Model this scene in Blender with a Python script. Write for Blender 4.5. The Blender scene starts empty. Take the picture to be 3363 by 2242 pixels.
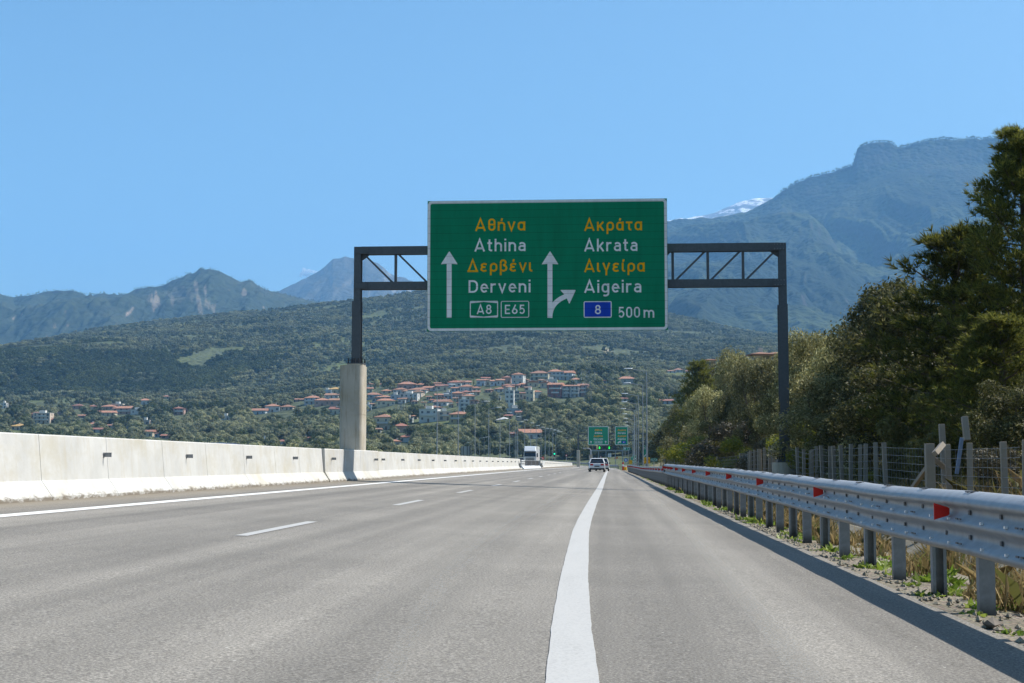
import bpy, math, random
import numpy as np
from mathutils import Vector, Matrix

R = math.radians
C = bpy.context.scene.collection
SC = bpy.context.scene

# ------------------------------------------------------------------ camera
# photograph measures 3363 x 2242; road runs along +Y, vanishing at (1996,1521)
FPX, CX, CY, VX, VY, CAMZ = 4800.0, 1681.5, 1121.0, 1996.0, 1521.0, 0.95
PITCH = math.atan((VY - CY) / FPX)
YAW = math.atan((VX - CX) / FPX * math.cos(PITCH))
cd = bpy.data.cameras.new('camera'); cam = bpy.data.objects.new('camera', cd); C.objects.link(cam)
cam.location = (0, 0, CAMZ); cam.rotation_euler = (R(90) + PITCH, 0, YAW)
cd.sensor_width = 36.0; cd.lens = FPX / 3363 * 36.0
cd.clip_start = 0.1; cd.clip_end = 60000
SC.camera = cam

# ------------------------------------------------------------------ sky and sun
SUN_AZ, SUN_EL = R(25), R(50)          # azimuth from +X towards +Y
sd = Vector((math.cos(SUN_AZ) * math.cos(SUN_EL), math.sin(SUN_AZ) * math.cos(SUN_EL), math.sin(SUN_EL)))
w = bpy.data.worlds.new('World'); SC.world = w; w.use_nodes = True
nt = w.node_tree
bg = nt.nodes['Background']; sky = nt.nodes.new('ShaderNodeTexSky')
sky.sky_type = 'NISHITA'; sky.sun_disc = False
sky.sun_elevation = SUN_EL; sky.sun_rotation = R(90) - SUN_AZ
sky.air_density = 1.0; sky.dust_density = 1.2; sky.ozone_density = 1.3; sky.altitude = 0
hs = nt.nodes.new('ShaderNodeHueSaturation'); hs.inputs['Saturation'].default_value = 1.14; hs.inputs['Value'].default_value = 1.0
nt.links.new(sky.outputs[0], hs.inputs['Color']); tn = nt.nodes.new('ShaderNodeMix'); tn.data_type = 'RGBA'; tn.blend_type = 'MULTIPLY'; tn.inputs[0].default_value = 1.0; tn.inputs[7].default_value = (0.90, 1.07, 1.04, 1)
nt.links.new(hs.outputs[0], tn.inputs[6]); nt.links.new(tn.outputs[2], bg.inputs[0]); bg.inputs[1].default_value = 0.092
sl = bpy.data.lights.new('sun', 'SUN'); so = bpy.data.objects.new('sun', sl); C.objects.link(so)
sl.energy = 5.0; sl.angle = R(0.5); sl.color = (1.0, 0.95, 0.87)
so.rotation_euler = sd.to_track_quat('Z', 'Y').to_euler()
so.location = (0, 0, 60)
SC.view_settings.view_transform = 'Standard'; SC.view_settings.look = 'None'
SC.view_settings.exposure = 0.72; SC.view_settings.gamma = 1.0
SC.cycles.use_denoising = True
SC.cycles.max_bounces = 6; SC.cycles.diffuse_bounces = 3; SC.cycles.glossy_bounces = 2
SC.cycles.transmission_bounces = 3; SC.cycles.transparent_max_bounces = 8; SC.cycles.volume_bounces = 1
SC.cycles.caustics_reflective = False; SC.cycles.caustics_refractive = False
HAZE_DENSITY = 0.000080
HAZE_COLOR = (0.26, 0.57, 1.0)

_rc = Matrix.Rotation(YAW, 3, 'Z') @ Matrix.Rotation(R(90) + PITCH, 3, 'X')
def ray(px, py):
    """direction through a photo point, scaled to Y = 1: (X/Y, Z/Y)"""
    d = _rc @ Vector(((px - CX) / FPX, -(py - CY) / FPX, -1.0))
    return d.x / d.y, d.z / d.y
def at(px, py, Y):
    a, b = ray(px, py)
    return Vector((a * Y, Y, CAMZ + b * Y))

# ------------------------------------------------------------------ small helpers
def link(o, parent=None):
    C.objects.link(o)
    if parent is not None: o.parent = parent
    return o
def tag(o, label=None, cat=None, group=None, kind=None):
    if label: o['label'] = label
    if cat: o['category'] = cat
    if group: o['group'] = group
    if kind: o['kind'] = kind
    return o
def empty(name, loc=(0, 0, 0), rz=0.0, label=None, cat=None, group=None):
    o = bpy.data.objects.new(name, None); link(o)
    o.location = loc; o.rotation_euler = (0, 0, rz); o.empty_display_size = 0.2
    return tag(o, label, cat, group)
def copy_tree(o, parent=None):
    c = o.copy(); C.objects.link(c)
    if parent is not None: c.parent = parent
    for ch in list(o.children): copy_tree(ch, c)
    return c

def mesh_np(name, V, F, m=None, smooth=False):
    me = bpy.data.meshes.new(name)
    V = np.asarray(V, dtype=np.float32); F = np.asarray(F, dtype=np.int32)
    k = F.shape[1]
    me.vertices.add(len(V)); me.vertices.foreach_set('co', V.ravel())
    me.loops.add(F.size); me.loops.foreach_set('vertex_index', F.ravel())
    me.polygons.add(len(F)); me.polygons.foreach_set('loop_start', np.arange(0, F.size, k, dtype=np.int32))
    me.update(calc_edges=True); me.validate()
    if m: me.materials.append(m)
    if smooth: me.polygons.foreach_set('use_smooth', np.ones(len(F), dtype=bool))
    return me

class MB:
    def __init__(s): s.v = []; s.f = []
    def add(s, vs, fs):
        n = len(s.v); s.v += [tuple(v) for v in vs]; s.f += [tuple(i + n for i in f) for f in fs]; return s
    def box(s, c, d, rz=0.0, rx=0.0, ry=0.0):
        M = Matrix.Translation(c) @ Matrix.Rotation(rz, 4, 'Z') @ Matrix.Rotation(ry, 4, 'Y') @ Matrix.Rotation(rx, 4, 'X')
        h = [x / 2 for x in d]
        vs = [M @ Vector((sx * h[0], sy * h[1], sz * h[2])) for sz in (-1, 1) for sy in (-1, 1) for sx in (-1, 1)]
        return s.add(vs, [(0, 2, 3, 1), (4, 5, 7, 6), (0, 1, 5, 4), (2, 6, 7, 3), (0, 4, 6, 2), (1, 3, 7, 5)])
    def mm(s, x0, x1, y0, y1, z0, z1):
        return s.box(((x0 + x1) / 2, (y0 + y1) / 2, (z0 + z1) / 2), (x1 - x0, y1 - y0, z1 - z0))
    def bar(s, p, q, wx, wy=None, up=(0, 0, 1)):
        p, q = Vector(p), Vector(q); d = (q - p); L = d.length; d.normalize(); u = Vector(up)
        if abs(d.dot(u)) > .95: u = Vector((0, 1, 0))
        a = d.cross(u).normalized(); b = a.cross(d); wy = wy or wx
        vs = [c + a * (i * wx / 2) + b * (j * wy / 2) for c in (p, q) for j in (-1, 1) for i in (-1, 1)]
        return s.add(vs, [(0, 2, 3, 1), (4, 5, 7, 6), (0, 1, 5, 4), (2, 6, 7, 3), (0, 4, 6, 2), (1, 3, 7, 5)])
    def tube(s, pts, rs, n=8, cap=True):
        pts = [Vector(p) for p in pts]
        if not isinstance(rs, (list, tuple)): rs = [rs] * len(pts)
        rings = []; pa = None
        for i, p in enumerate(pts):
            d = (pts[min(i + 1, len(pts) - 1)] - pts[max(i - 1, 0)]).normalized()
            u = Vector((0, 0, 1)) if abs(d.z) < .9 else Vector((0, 1, 0))
            a = d.cross(u).normalized() if pa is None else (pa - d * pa.dot(d)).normalized()
            pa = a; b = a.cross(d)
            rings.append([p + (a * math.cos(t) + b * math.sin(t)) * rs[i] for t in [2 * math.pi * k / n for k in range(n)]])
        vs = [v for r in rings for v in r]; fs = []
        for i in range(len(pts) - 1):
            for k in range(n):
                fs.append((i * n + k, i * n + (k + 1) % n, (i + 1) * n + (k + 1) % n, (i + 1) * n + k))
        if cap: fs.append(tuple(range(n))[::-1]); fs.append(tuple((len(pts) - 1) * n + k for k in range(n)))
        return s.add(vs, fs)
    def prism(s, poly, f, t0, t1):
        """poly of 2D points; f(u,v,t)->3D; closed solid between t0 and t1"""
        n = len(poly)
        vs = [f(u, v, t0) for u, v in poly] + [f(u, v, t1) for u, v in poly]
        fs = [tuple(range(n))[::-1], tuple(range(n, 2 * n))] + [(i, (i + 1) % n, n + (i + 1) % n, n + i) for i in range(n)]
        return s.add(vs, fs)
    def sweep(s, prof, ys, f, closed=False, caps=False):
        """prof: 2D points; f(u,v,y)->3D at each y of ys"""
        n = len(prof)
        vs = [f(u, v, y) for y in ys for u, v in prof]; fs = []
        m = n if closed else n - 1
        for i in range(len(ys) - 1):
            for k in range(m):
                fs.append((i * n + k, i * n + (k + 1) % n, (i + 1) * n + (k + 1) % n, (i + 1) * n + k))
        if caps: fs.append(tuple(range(n))[::-1]); fs.append(tuple((len(ys) - 1) * n + k for k in range(n)))
        return s.add(vs, fs)
    def mesh(s, name, m=None, smooth=False, fix=True):
        me = bpy.data.meshes.new(name); me.from_pydata(s.v, [], s.f)
        if fix:
            import bmesh
            b = bmesh.new(); b.from_mesh(me); bmesh.ops.recalc_face_normals(b, faces=b.faces); b.to_mesh(me); b.free()
        if m: me.materials.append(m)
        if smooth: me.polygons.foreach_set('use_smooth', np.ones(len(me.polygons), dtype=bool))
        me.update(); return me
    def build(s, name, m, parent=None, smooth=False, bevel=0, loc=None, fix=True):
        o = bpy.data.objects.new(name, s.mesh(name, m, smooth, fix)); link(o, parent)
        if loc is not None: o.location = loc
        if bevel:
            b = o.modifiers.new('bevel', 'BEVEL'); b.width = bevel; b.segments = 2; b.limit_method = 'ANGLE'; b.angle_limit = R(35)
        return o

# ------------------------------------------------------------------ numpy noise
def _h(ix, iy, seed):
    n = (ix.astype(np.int64) * 374761393 + iy.astype(np.int64) * 668265263 + seed * 974711) & 0x7fffffff
    n = ((n ^ (n >> 13)) * 1274126177) & 0x7fffffff
    return ((n ^ (n >> 16)) & 0xffff) / 65535.0
def vnoise(x, y, seed=0):
    x = np.asarray(x, float); y = np.asarray(y, float)
    ix = np.floor(x); iy = np.floor(y); fx = x - ix; fy = y - iy
    fx = fx * fx * (3 - 2 * fx); fy = fy * fy * (3 - 2 * fy)
    a = _h(ix, iy, seed); b = _h(ix + 1, iy, seed); c = _h(ix, iy + 1, seed); d = _h(ix + 1, iy + 1, seed)
    return (a * (1 - fx) + b * fx) * (1 - fy) + (c * (1 - fx) + d * fx) * fy
def fbm(x, y, seed=0, o=4, ridged=False):
    t = 0; a = 1; s = 0
    for k in range(o):
        n = vnoise(x * 2 ** k, y * 2 ** k, seed + k * 17)
        t = t + a * ((1 - np.abs(2 * n - 1)) if ridged else n); s += a; a *= .5
    return t / s

# ------------------------------------------------------------------ materials
def nodes(name):
    m = bpy.data.materials.new(name); m.use_nodes = True
    t = m.node_tree; return m, t, t.nodes['Principled BSDF']
def setin(n, k, v):
    if k in n.inputs: n.inputs[k].default_value = v
def coord(t, scale=(1, 1, 1), rot=(0, 0, 0), kind='Object'):
    tc = t.nodes.new('ShaderNodeTexCoord'); mp = t.nodes.new('ShaderNodeMapping')
    mp.inputs['Scale'].default_value = scale; mp.inputs['Rotation'].default_value = rot
    t.links.new(tc.outputs[kind], mp.inputs[0]); return mp.outputs[0]
def noise(t, vec, scale, detail=4, rough=.55):
    n = t.nodes.new('ShaderNodeTexNoise'); n.inputs['Scale'].default_value = scale
    n.inputs['Detail'].default_value = detail; n.inputs['Roughness'].default_value = rough
    if vec is not None: t.links.new(vec, n.inputs['Vector'])
    return n.outputs[0]
def ramp(t, fac, stops):
    r = t.nodes.new('ShaderNodeValToRGB'); e = r.color_ramp.elements
    while len(e) < len(stops): e.new(.5)
    for i, (p, c) in enumerate(stops):
        e[i].position = p; e[i].color = (c, c, c, 1) if isinstance(c, (int, float)) else (*c, 1)
    t.links.new(fac, r.inputs[0]); return r.outputs[0]
def mix(t, fac, a, b, mode='MIX'):
    n = t.nodes.new('ShaderNodeMix'); n.data_type = 'RGBA'; n.blend_type = mode
    for sock, v in ((n.inputs[0], fac), (n.inputs[6], a), (n.inputs[7], b)):
        if hasattr(v, 'is_linked'): t.links.new(v, sock)
        elif isinstance(v, (int, float)): sock.default_value = v if sock == n.inputs[0] else (v, v, v, 1)
        else: sock.default_value = (*v, 1)
    return n.outputs[2]
def math_(t, op, a, b=0.0):
    n = t.nodes.new('ShaderNodeMath'); n.operation = op
    for s_, v in ((n.inputs[0], a), (n.inputs[1], b)):
        if hasattr(v, 'is_linked'): t.links.new(v, s_)
        else: s_.default_value = v
    return n.outputs[0]
def bump(t, p, h, strength=.3, dist=.02):
    b = t.nodes.new('ShaderNodeBump'); b.inputs['Strength'].default_value = strength; b.inputs['Distance'].default_value = dist
    t.links.new(h, b.inputs['Height']); t.links.new(b.outputs[0], p.inputs['Normal']); return b
def mat(name, col, rough=.7, var=.15, scale=6, metal=0.0, spec=.3, bmp=0.0, bscale=40, sc3=(1, 1, 1), bdist=.01):
    m, t, p = nodes(name); v = coord(t, sc3)
    n = noise(t, v, scale, 5, .6)
    lo = tuple(c * (1 - var) for c in col); hi = tuple(min(1, c * (1 + var)) for c in col)
    t.links.new(ramp(t, n, [(.3, lo), (.7, hi)]), p.inputs['Base Color'])
    setin(p, 'Roughness', rough); setin(p, 'Metallic', metal); setin(p, 'Specular IOR Level', spec)
    if bmp: bump(t, p, noise(t, v, bscale, 3), bmp, bdist)
    return m
def leaf_mat(name, cols, trans=.3, rough=.55, spec=.25, inst=.25, region=0):
    m, t, p = nodes(name)
    g = t.nodes.new('ShaderNodeNewGeometry'); oi = t.nodes.new('ShaderNodeObjectInfo')
    k = len(cols); c = ramp(t, g.outputs['Random Per Island'], [(i / (k - 1), cc) for i, cc in enumerate(cols)])
    if inst:
        c = mix(t, 1.0, c, ramp(t, oi.outputs['Random'], [(0, 1 - inst), (1, 1 + inst)]), 'MULTIPLY')
    if region: c = mix(t, 1.0, c, ramp(t, noise(t, oi.outputs['Location'], region, 4, .65), [(.34, (.62, .70, .72)), (.5, (.95, .97, .95)), (.64, (1.38, 1.32, 1.15))]), 'MULTIPLY')
    t.links.new(c, p.inputs['Base Color']); setin(p, 'Roughness', rough); setin(p, 'Specular IOR Level', spec)
    tr = t.nodes.new('ShaderNodeBsdfTranslucent'); t.links.new(c, tr.inputs[0])
    mx = t.nodes.new('ShaderNodeMixShader'); mx.inputs[0].default_value = trans
    t.links.new(p.outputs[0], mx.inputs[1]); t.links.new(tr.outputs[0], mx.inputs[2])
    t.links.new(mx.outputs[0], t.nodes['Material Output'].inputs[0]); return m

def asphalt():
    m, t, p = nodes('asphalt'); v = coord(t)
    grain = noise(t, v, 62, 4, .82)
    g = ramp(t, grain, [(.345, (.078, .069, .058)), (.5, (.194, .177, .153)), (.655, (.385, .355, .308))])
    vs = coord(t, (.9, .018, 1)); streak = noise(t, vs, 1.6, 4, .6)
    patch = noise(t, v, .35, 5, .6)
    c = mix(t, 1.0, g, ramp(t, streak, [(.3, .80), (.7, 1.16)]), 'MULTIPLY')
    c = mix(t, 1.0, c, ramp(t, patch, [(.3, .86), (.7, 1.10)]), 'MULTIPLY')
    track = noise(t, coord(t, (1.1, .007, 1), (0, 0, .012)), 1.15, 2, .4)
    c = mix(t, 1.0, c, ramp(t, track, [(.36, .84), (.52, 1.0), (.60, 1.14)]), 'MULTIPLY')
    blot = noise(t, coord(t, (1, .35, 1)), 2.6, 5, .7)
    c = mix(t, ramp(t, blot, [(.66, 0), (.76, .4)]), c, (.09, .085, .08))
    sp = t.nodes.new('ShaderNodeTexVoronoi'); sp.inputs['Scale'].default_value = 5.5; t.links.new(v, sp.inputs['Vector'])
    c = mix(t, ramp(t, sp.outputs['Distance'], [(0, .9), (.035, .9), (.05, 0), (1, 0)]), c, (.55, .53, .48))
    # brown dust along the foot of the median barrier, dark worn spots
    sx = t.nodes.new('ShaderNodeSeparateXYZ'); t.links.new(v, sx.inputs[0])
    d = math_(t, 'ADD', sx.outputs[0], math_(t, 'MULTIPLY', math_(t, 'SUBTRACT', noise(t, coord(t, (1, .15, 1)), 1.2, 4), .5), .9))
    dust = ramp(t, math_(t, 'MULTIPLY', math_(t, 'ADD', d, 10.0), .5), [(.1, .75), (.45, .45), (.85, 0)])
    c = mix(t, dust, c, (.20, .165, .115))
    t.links.new(c, p.inputs['Base Color']); setin(p, 'Roughness', .82); setin(p, 'Specular IOR Level', .35)
    bump(t, p, grain, .55, .006); return m
def paint(name, col, wear):
    m, t, p = nodes(name); v = coord(t)
    n = noise(t, v, 55, 4, .75); w_ = noise(t, coord(t, (3, .4, 1)), 1.5, 4, .6); n = math_(t, 'ADD', n, math_(t, 'MULTIPLY', math_(t, 'SUBTRACT', w_, .5), .25)); k = ramp(t, n, [(wear - .1, 0), (wear + .1, 1)])
    t.links.new(mix(t, k, (.30, .29, .28), col), p.inputs['Base Color']); setin(p, 'Roughness', .7)
    bump(t, p, n, .3, .004); return m
def concrete(name, col, streaks=.25, warm=(.62, .52, .36), base_dirt=0):
    m, t, p = nodes(name); v = coord(t)
    base = noise(t, v, 1.1, 6, .62)
    c = ramp(t, base, [(.28, tuple(x * .84 for x in col)), (.72, tuple(min(1, x * 1.08) for x in col))])
    bl = noise(t, coord(t, (.5, .5, .9)), 1.3, 6, .7); c = mix(t, ramp(t, bl, [(.48, 0), (.66, .6)]), c, tuple(x * y for x, y in zip(col, (.82, .76, .62))))
    st = noise(t, coord(t, (7, 7, .55)), 1.0, 5, .7)
    c = mix(t, ramp(t, st, [(.5, 0), (.78, streaks)]), c, warm)
    pit = noise(t, v, 38, 3, .8)
    c = mix(t, ramp(t, pit, [(.68, 0), (.76, .55)]), c, (.33, .28, .21))
    if base_dirt:                                # black-brown grime splashed up from the road along the foot
        sx = t.nodes.new('ShaderNodeSeparateXYZ'); t.links.new(v, sx.inputs[0])
        hgt = math_(t, 'SUBTRACT', sx.outputs[2], base_dirt)
        gn = noise(t, coord(t, (2.2, 2.2, 6)), 1.6, 6, .75)
        lim = math_(t, 'MULTIPLY', math_(t, 'SUBTRACT', gn, .40), .5)
        c = mix(t, ramp(t, math_(t, 'ADD', math_(t, 'MULTIPLY', math_(t, 'SUBTRACT', lim, hgt), 3.0), .35), [(.26, 0), (.52, .85)]), c, (.15, .12, .085))
    t.links.new(c, p.inputs['Base Color']); setin(p, 'Roughness', .88); setin(p, 'Specular IOR Level', .2)
    bump(t, p, noise(t, v, 14, 5), .25, .012); return m
def steel(name, col, rough=.5, metal=.4):
    m, t, p = nodes(name); v = coord(t)
    n = noise(t, v, 9, 6, .65); n2 = noise(t, coord(t, (5, 5, .5)), 2.0, 4)
    c = ramp(t, n, [(.3, tuple(x * .82 for x in col)), (.7, tuple(x * 1.12 for x in col))])
    c = mix(t, ramp(t, n2, [(.5, 0), (.8, .35)]), c, tuple(x * .7 for x in col))
    t.links.new(c, p.inputs['Base Color']); setin(p, 'Roughness', rough); setin(p, 'Metallic', metal)
    bump(t, p, n, .08, .01); return m
def emit(name, col, s):
    m, t, p = nodes(name); setin(p, 'Base Color', (*col, 1)); setin(p, 'Emission Color', (*col, 1)); setin(p, 'Emission Strength', s); return m

M_ASPH = asphalt()
M_LINE = paint('white_road_paint', (.43, .42, .40), .40)
M_LINE_BR = paint('bright_road_paint', (.70, .69, .66), .26)
M_CONC = concrete('barrier_concrete', (.535, .533, .515), .6, (.44, .39, .30), base_dirt=.33)
M_PILLAR = concrete('pillar_concrete', (.46, .425, .36), .95, (.23, .18, .12))
M_POSTC = concrete('post_concrete', (.30, .265, .225), .3, (.2, .16, .12))
M_GSTEEL = steel('gantry_steel', (.085, .095, .11), .55, .3)
M_GALV = steel('galvanised_steel', (.22, .235, .255), .5, .35)
M_RAIL = steel('rail_steel', (.30, .31, .325), .5, .25)
M_DARK = mat('dark_metal', (.03, .03, .035), .5, .2)
M_LAMP = mat('lamp_grey', (.32, .34, .365), .5, .1, metal=.2)
M_LAMPH = mat('lamp_head_pale', (.75, .78, .80), .35, .05, metal=.2)
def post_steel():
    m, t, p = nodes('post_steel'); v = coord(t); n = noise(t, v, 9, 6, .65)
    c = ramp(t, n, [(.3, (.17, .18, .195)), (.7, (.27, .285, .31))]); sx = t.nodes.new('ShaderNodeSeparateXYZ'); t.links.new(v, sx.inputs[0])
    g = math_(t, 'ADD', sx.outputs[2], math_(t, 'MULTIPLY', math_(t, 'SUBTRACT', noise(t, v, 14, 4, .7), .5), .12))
    t.links.new(mix(t, ramp(t, math_(t, 'ADD', g, .3), [(.28, .9), (.42, 0)]), c, (.035, .030, .026)), p.inputs['Base Color'])     # darker towards the foot, with a ragged upper edge
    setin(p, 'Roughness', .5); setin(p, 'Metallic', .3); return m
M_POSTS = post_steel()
M_RED = mat('red_reflector', (.62, .02, .012), .35, .08)
M_BOLT = mat('bolt_dark', (.10, .10, .105), .5, .2)
M_BOLTW = mat('bolt_bright', (.9, .9, .9), .25, .02, metal=.3)
# ------------------------------------------------------------------ road surface
SLOPE = -0.033
def smooth(t): t = max(0, min(1, t)); return t * t * (3 - 2 * t)
def road_v(Y):                                   # long gentle dip, then the rise beyond the second gantry
    return -.36 * smooth((Y - 120) / 300) + 1.75 * smooth((Y - 430) / 170)
def road_c(Y):                                   # curve to the left beyond 430 m
    return 0.0 if Y < 400 else -((Y - 400) ** 2) / 900.0
def road_z(X, Y): return SLOPE * max(-9.9, X) + road_v(Y)
RY = list(np.concatenate([np.arange(-12, 60, 4), np.arange(60, 420, 15), np.arange(420, 640, 10)]))
def strip(name, x0, x1, ys, dz, m, nx=2, kind='structure', parent=None, wob=0, seed=0):
    vs, fs = [], []
    for j, y in enumerate(ys):
        for i in range(nx):
            a = (x0(y) if callable(x0) else x0); b = (x1(y) if callable(x1) else x1)
            X = a + (b - a) * i / (nx - 1)
            if wob and i == nx - 1: X += wob * (float(fbm(y * 1.7, 3.3, seed, 3)) - .5)
            vs.append((X + road_c(y), y, road_z(X, y) + dz))
    for j in range(len(ys) - 1):
        for i in range(nx - 1):
            a = j * nx + i; fs.append((a, a + 1, a + nx + 1, a + nx))
    o = bpy.data.objects.new(name, mesh_np(name, vs, fs, m)); link(o, parent)
    if kind: o['kind'] = kind
    return o
RYF = list(np.concatenate([np.arange(-12, 60, .5), np.arange(60, 420, 6), np.arange(420, 640, 10)]))
strip('motorway_road', -9.9, 2.33, RYF, 0.0, M_ASPH, 8, wob=.10, seed=4)
strip('opposite_carriageway', -23.5, -10.0, RY, 0.0, M_ASPH, 3)
strip('edge_line', -8.06, -7.76, RY, 0.006, M_LINE_BR)
sx = [(0, -.10), (6.4, -.157), (8.5, -.214), (12.3, -.283), (20.1, -.375), (24.9, -.388), (34.4, -.374), (55.5, -.30), (144, -.16), (420, .5), (900, .5)]
SXY = [a for a, b in sx]; SXX = [b for a, b in sx]
def solid_x(Y): return float(np.interp(Y, SXY, SXX))
SY = list(np.concatenate([np.arange(0, 30, .12), np.arange(30, 60, .6), np.arange(60, 420, 10), np.arange(420, 640, 10)]))
def ragged(y, s): return (float(fbm(y * 3.1, 1.7, s, 4)) - .5) * .012
strip('solid_lane_line', lambda y: solid_x(y) - .115 + ragged(y, 3), lambda y: solid_x(y) + .115 + ragged(y, 8), SY, 0.006, M_LINE)
for i in range(-1, 34):
    y0 = 16.3 + 12.0 * i
    strip('lane_dash', -4.19, -4.04, [y0, y0 + 2, y0 + 4.0], 0.006, M_LINE)
# faint pale tyre tracks curving across the lane
def on_road(px, py):
    a, b = ray(px, py); Y = (CAMZ) / (-(b) + SLOPE * a); return a * Y, Y
def tyre_track(pts, w_):
    P = [on_road(*p) for p in pts]; P.sort(key=lambda q: q[1]); ys = np.concatenate([np.arange(P[0][1], 20, .5), np.arange(20, P[-1][1], 2)])
    xs = np.interp(ys, [q[1] for q in P], [q[0] for q in P]); f = lambda y: float(np.interp(y, ys, xs))
    return strip('tyre_track', lambda y: f(y) - w_ / 2, lambda y: f(y) + w_ / 2, list(ys), .003, M_TRACK)
M_TRACK, t_, p_ = nodes('pale_tyre_dust'); v_ = coord(t_); setin(p_, 'Base Color', (.42, .40, .36, 1)); setin(p_, 'Roughness', .95)
n_ = noise(t_, v_, 30, 5, .8); t_.links.new(ramp(t_, n_, [(.42, 0), (.72, .55)]), p_.inputs['Alpha'])
tyre_track([(1950, 1592), (1850, 1625), (1730, 1680), (1640, 1732), (1540, 1805), (1450, 1900), (1380, 2010), (1310, 2150), (1250, 2260)], .10)
tyre_track([(1930, 1610), (1820, 1655), (1700, 1720), (1600, 1790), (1500, 1880), (1400, 2020), (1330, 2150), (1290, 2260)], .05)
tyre_track([(2120, 1600), (2180, 1660), (2290, 1780), (2420, 1930), (2600, 2150), (2660, 2250)], .16)
# small pale scrap and stones lying on the road
M_PALE = mat('pale_stone', (.55, .53, .48), .8, .2)
M_STONE = mat('dark_stone', (.16, .14, .12), .9, .3, bmp=.5, bscale=12)
rng = random.Random(5)

# ------------------------------------------------------------------ median barrier
BX = -9.53
PROF = [(0, 0), (.004, .08), (.20, .36), (.275, 1.14), (.295, 1.16), (.455, 1.16), (.475, 1.14), (.55, .36), (.746, .08), (.75, 0)]
def bar_f(x0):
    return lambda u, v, y: (x0 - u + road_c(y), y, road_z(x0, y) - .02 + v)
jts = [5, 9, 13, 17, 20.9, 24.7, 28.1, 31.7, 35.2, 38.9, 42.6, 46.0, 49.8]
def seg(mb, y0, y1, x0=BX, prof=PROF, g=.008):
    n = max(2, int((y1 - y0) / 12) + 2)
    mb.sweep(prof, list(np.linspace(y0 + g, y1 - g, n)), bar_f(x0), closed=True, caps=True)
b1 = empty('median_barrier', (BX, 30, road_z(BX, 30)), 0, 'long pale concrete median barrier with small grey reflector plates, left of the road', 'barrier')
def child(o, root):                              # parent keeping the world position
    o.parent = root; o.matrix_parent_inverse = Matrix.Translation(root.location).inverted(); return o
def panel(a, b, root):
    mb = MB(); seg(mb, a, b); child(mb.build('wall_panel', M_CONC), root)
for a, b in zip(jts[:-1], jts[1:]): panel(a, b, b1)
y = 59.6
while y < 164: panel(y, min(164, y + 5.22), b1); y += 5.22
# widened plinth round the gantry pillar, three panels
P2 = [(0, 0), (.004, .08), (.17, .36), (.20, 1.14), (.22, 1.17), (1.12, 1.17), (1.14, 1.14), (1.17, .36), (1.33, .08), (1.34, 0)]
def plinth_x(y): return -9.50 + .32 * (y - 49.8) / 9.8
for a, b in ((49.8, 52.6), (52.6, 55.9), (55.9, 59.6)):
    mb = MB(); mb.sweep(P2, [a + .01, (a + b) / 2, b - .01], lambda u, v, y: (plinth_x(y) - u, y, road_z(-9.3, y) - .02 + v), closed=True, caps=True)
    child(mb.build('plinth_panel', M_CONC), b1)
rb = MB().box((0, 0, 0), (.15, .012, .085)).box((-.07, .006, 0), (.012, .09, .085)).box((.06, -.009, 0), (.02, .006, .06)).mesh('barrier_reflector', M_GALV)
def refl(ys, x0, root):
    for y in ys:
        o = bpy.data.objects.new('barrier_reflector', rb); link(o)
        o.location = (x0 - .235 + .075 + road_c(y), y, road_z(x0, y) + .80); child(o, root)
refl([16, 21.9, 27.9, 33.5, 39.2, 45.1] + list(np.arange(63, 163, 6.05)), BX, b1)
refl([50.8], plinth_x(50.8) + .07, b1); refl([58.6], plinth_x(58.6) + .07, b1)
b2 = empty('median_barrier', (BX, 214, road_z(BX, 214)), 0, 'far stretch of concrete median barrier beyond the steel gate and lorry', 'barrier')
for a in np.arange(214, 400, 12): panel(a, min(400, a + 12), b2)
for a in np.arange(400, 580, 20): panel(a, a + 20, b2)
refl(list(np.arange(218, 428, 6.05)), BX, b2)

# steel gate that closes the gap in the median barrier
def gate():
    t = empty('median_gate', (BX, 189, road_z(BX, 189)), 0, 'grey steel median gate with pale sloping foot closing the gap in the barrier', 'gate')
    z = road_z(BX, 189)
    foot = [(0, 0), (.01, .08), (.26, .40), (.50, .40), (.74, .08), (.75, 0)]
    mb = MB(); mb.sweep(foot, [167, 190, 211.5], bar_f(BX), closed=True, caps=True); child(mb.build('gate_foot', mat('pale_gate_steel', (.62, .64, .66), .5, .1, metal=.3)), t)
    mb = MB().mm(BX - .42, BX - .34, 168, 188.6, z + .42, z + .98); child(mb.build('gate_panel', M_DARK), t)
    mb = MB().mm(BX - .42, BX - .34, 190.6, 211, z + .42, z + .98); child(mb.build('gate_panel', M_DARK), t)
    mb = MB().mm(BX - .45, BX - .30, 167, 212, z + .98, z + 1.08)
    for y_ in (168, 178, 189, 189.8, 200, 211): mb.mm(BX - .44, BX - .31, y_ - .2, y_ + .2, z + .38, z + .98)
    child(mb.build('gate_frame', M_GALV), t)
    for y0, y1 in ((160.5, 167), (211.5, 220)):
        for zz in (.42, .66, .90):
            child(MB().mm(BX + .02, BX + .12, y0, y1, z + zz, z + zz + .15).build('gate_rail', M_LAMPH), t)
gate()

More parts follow.
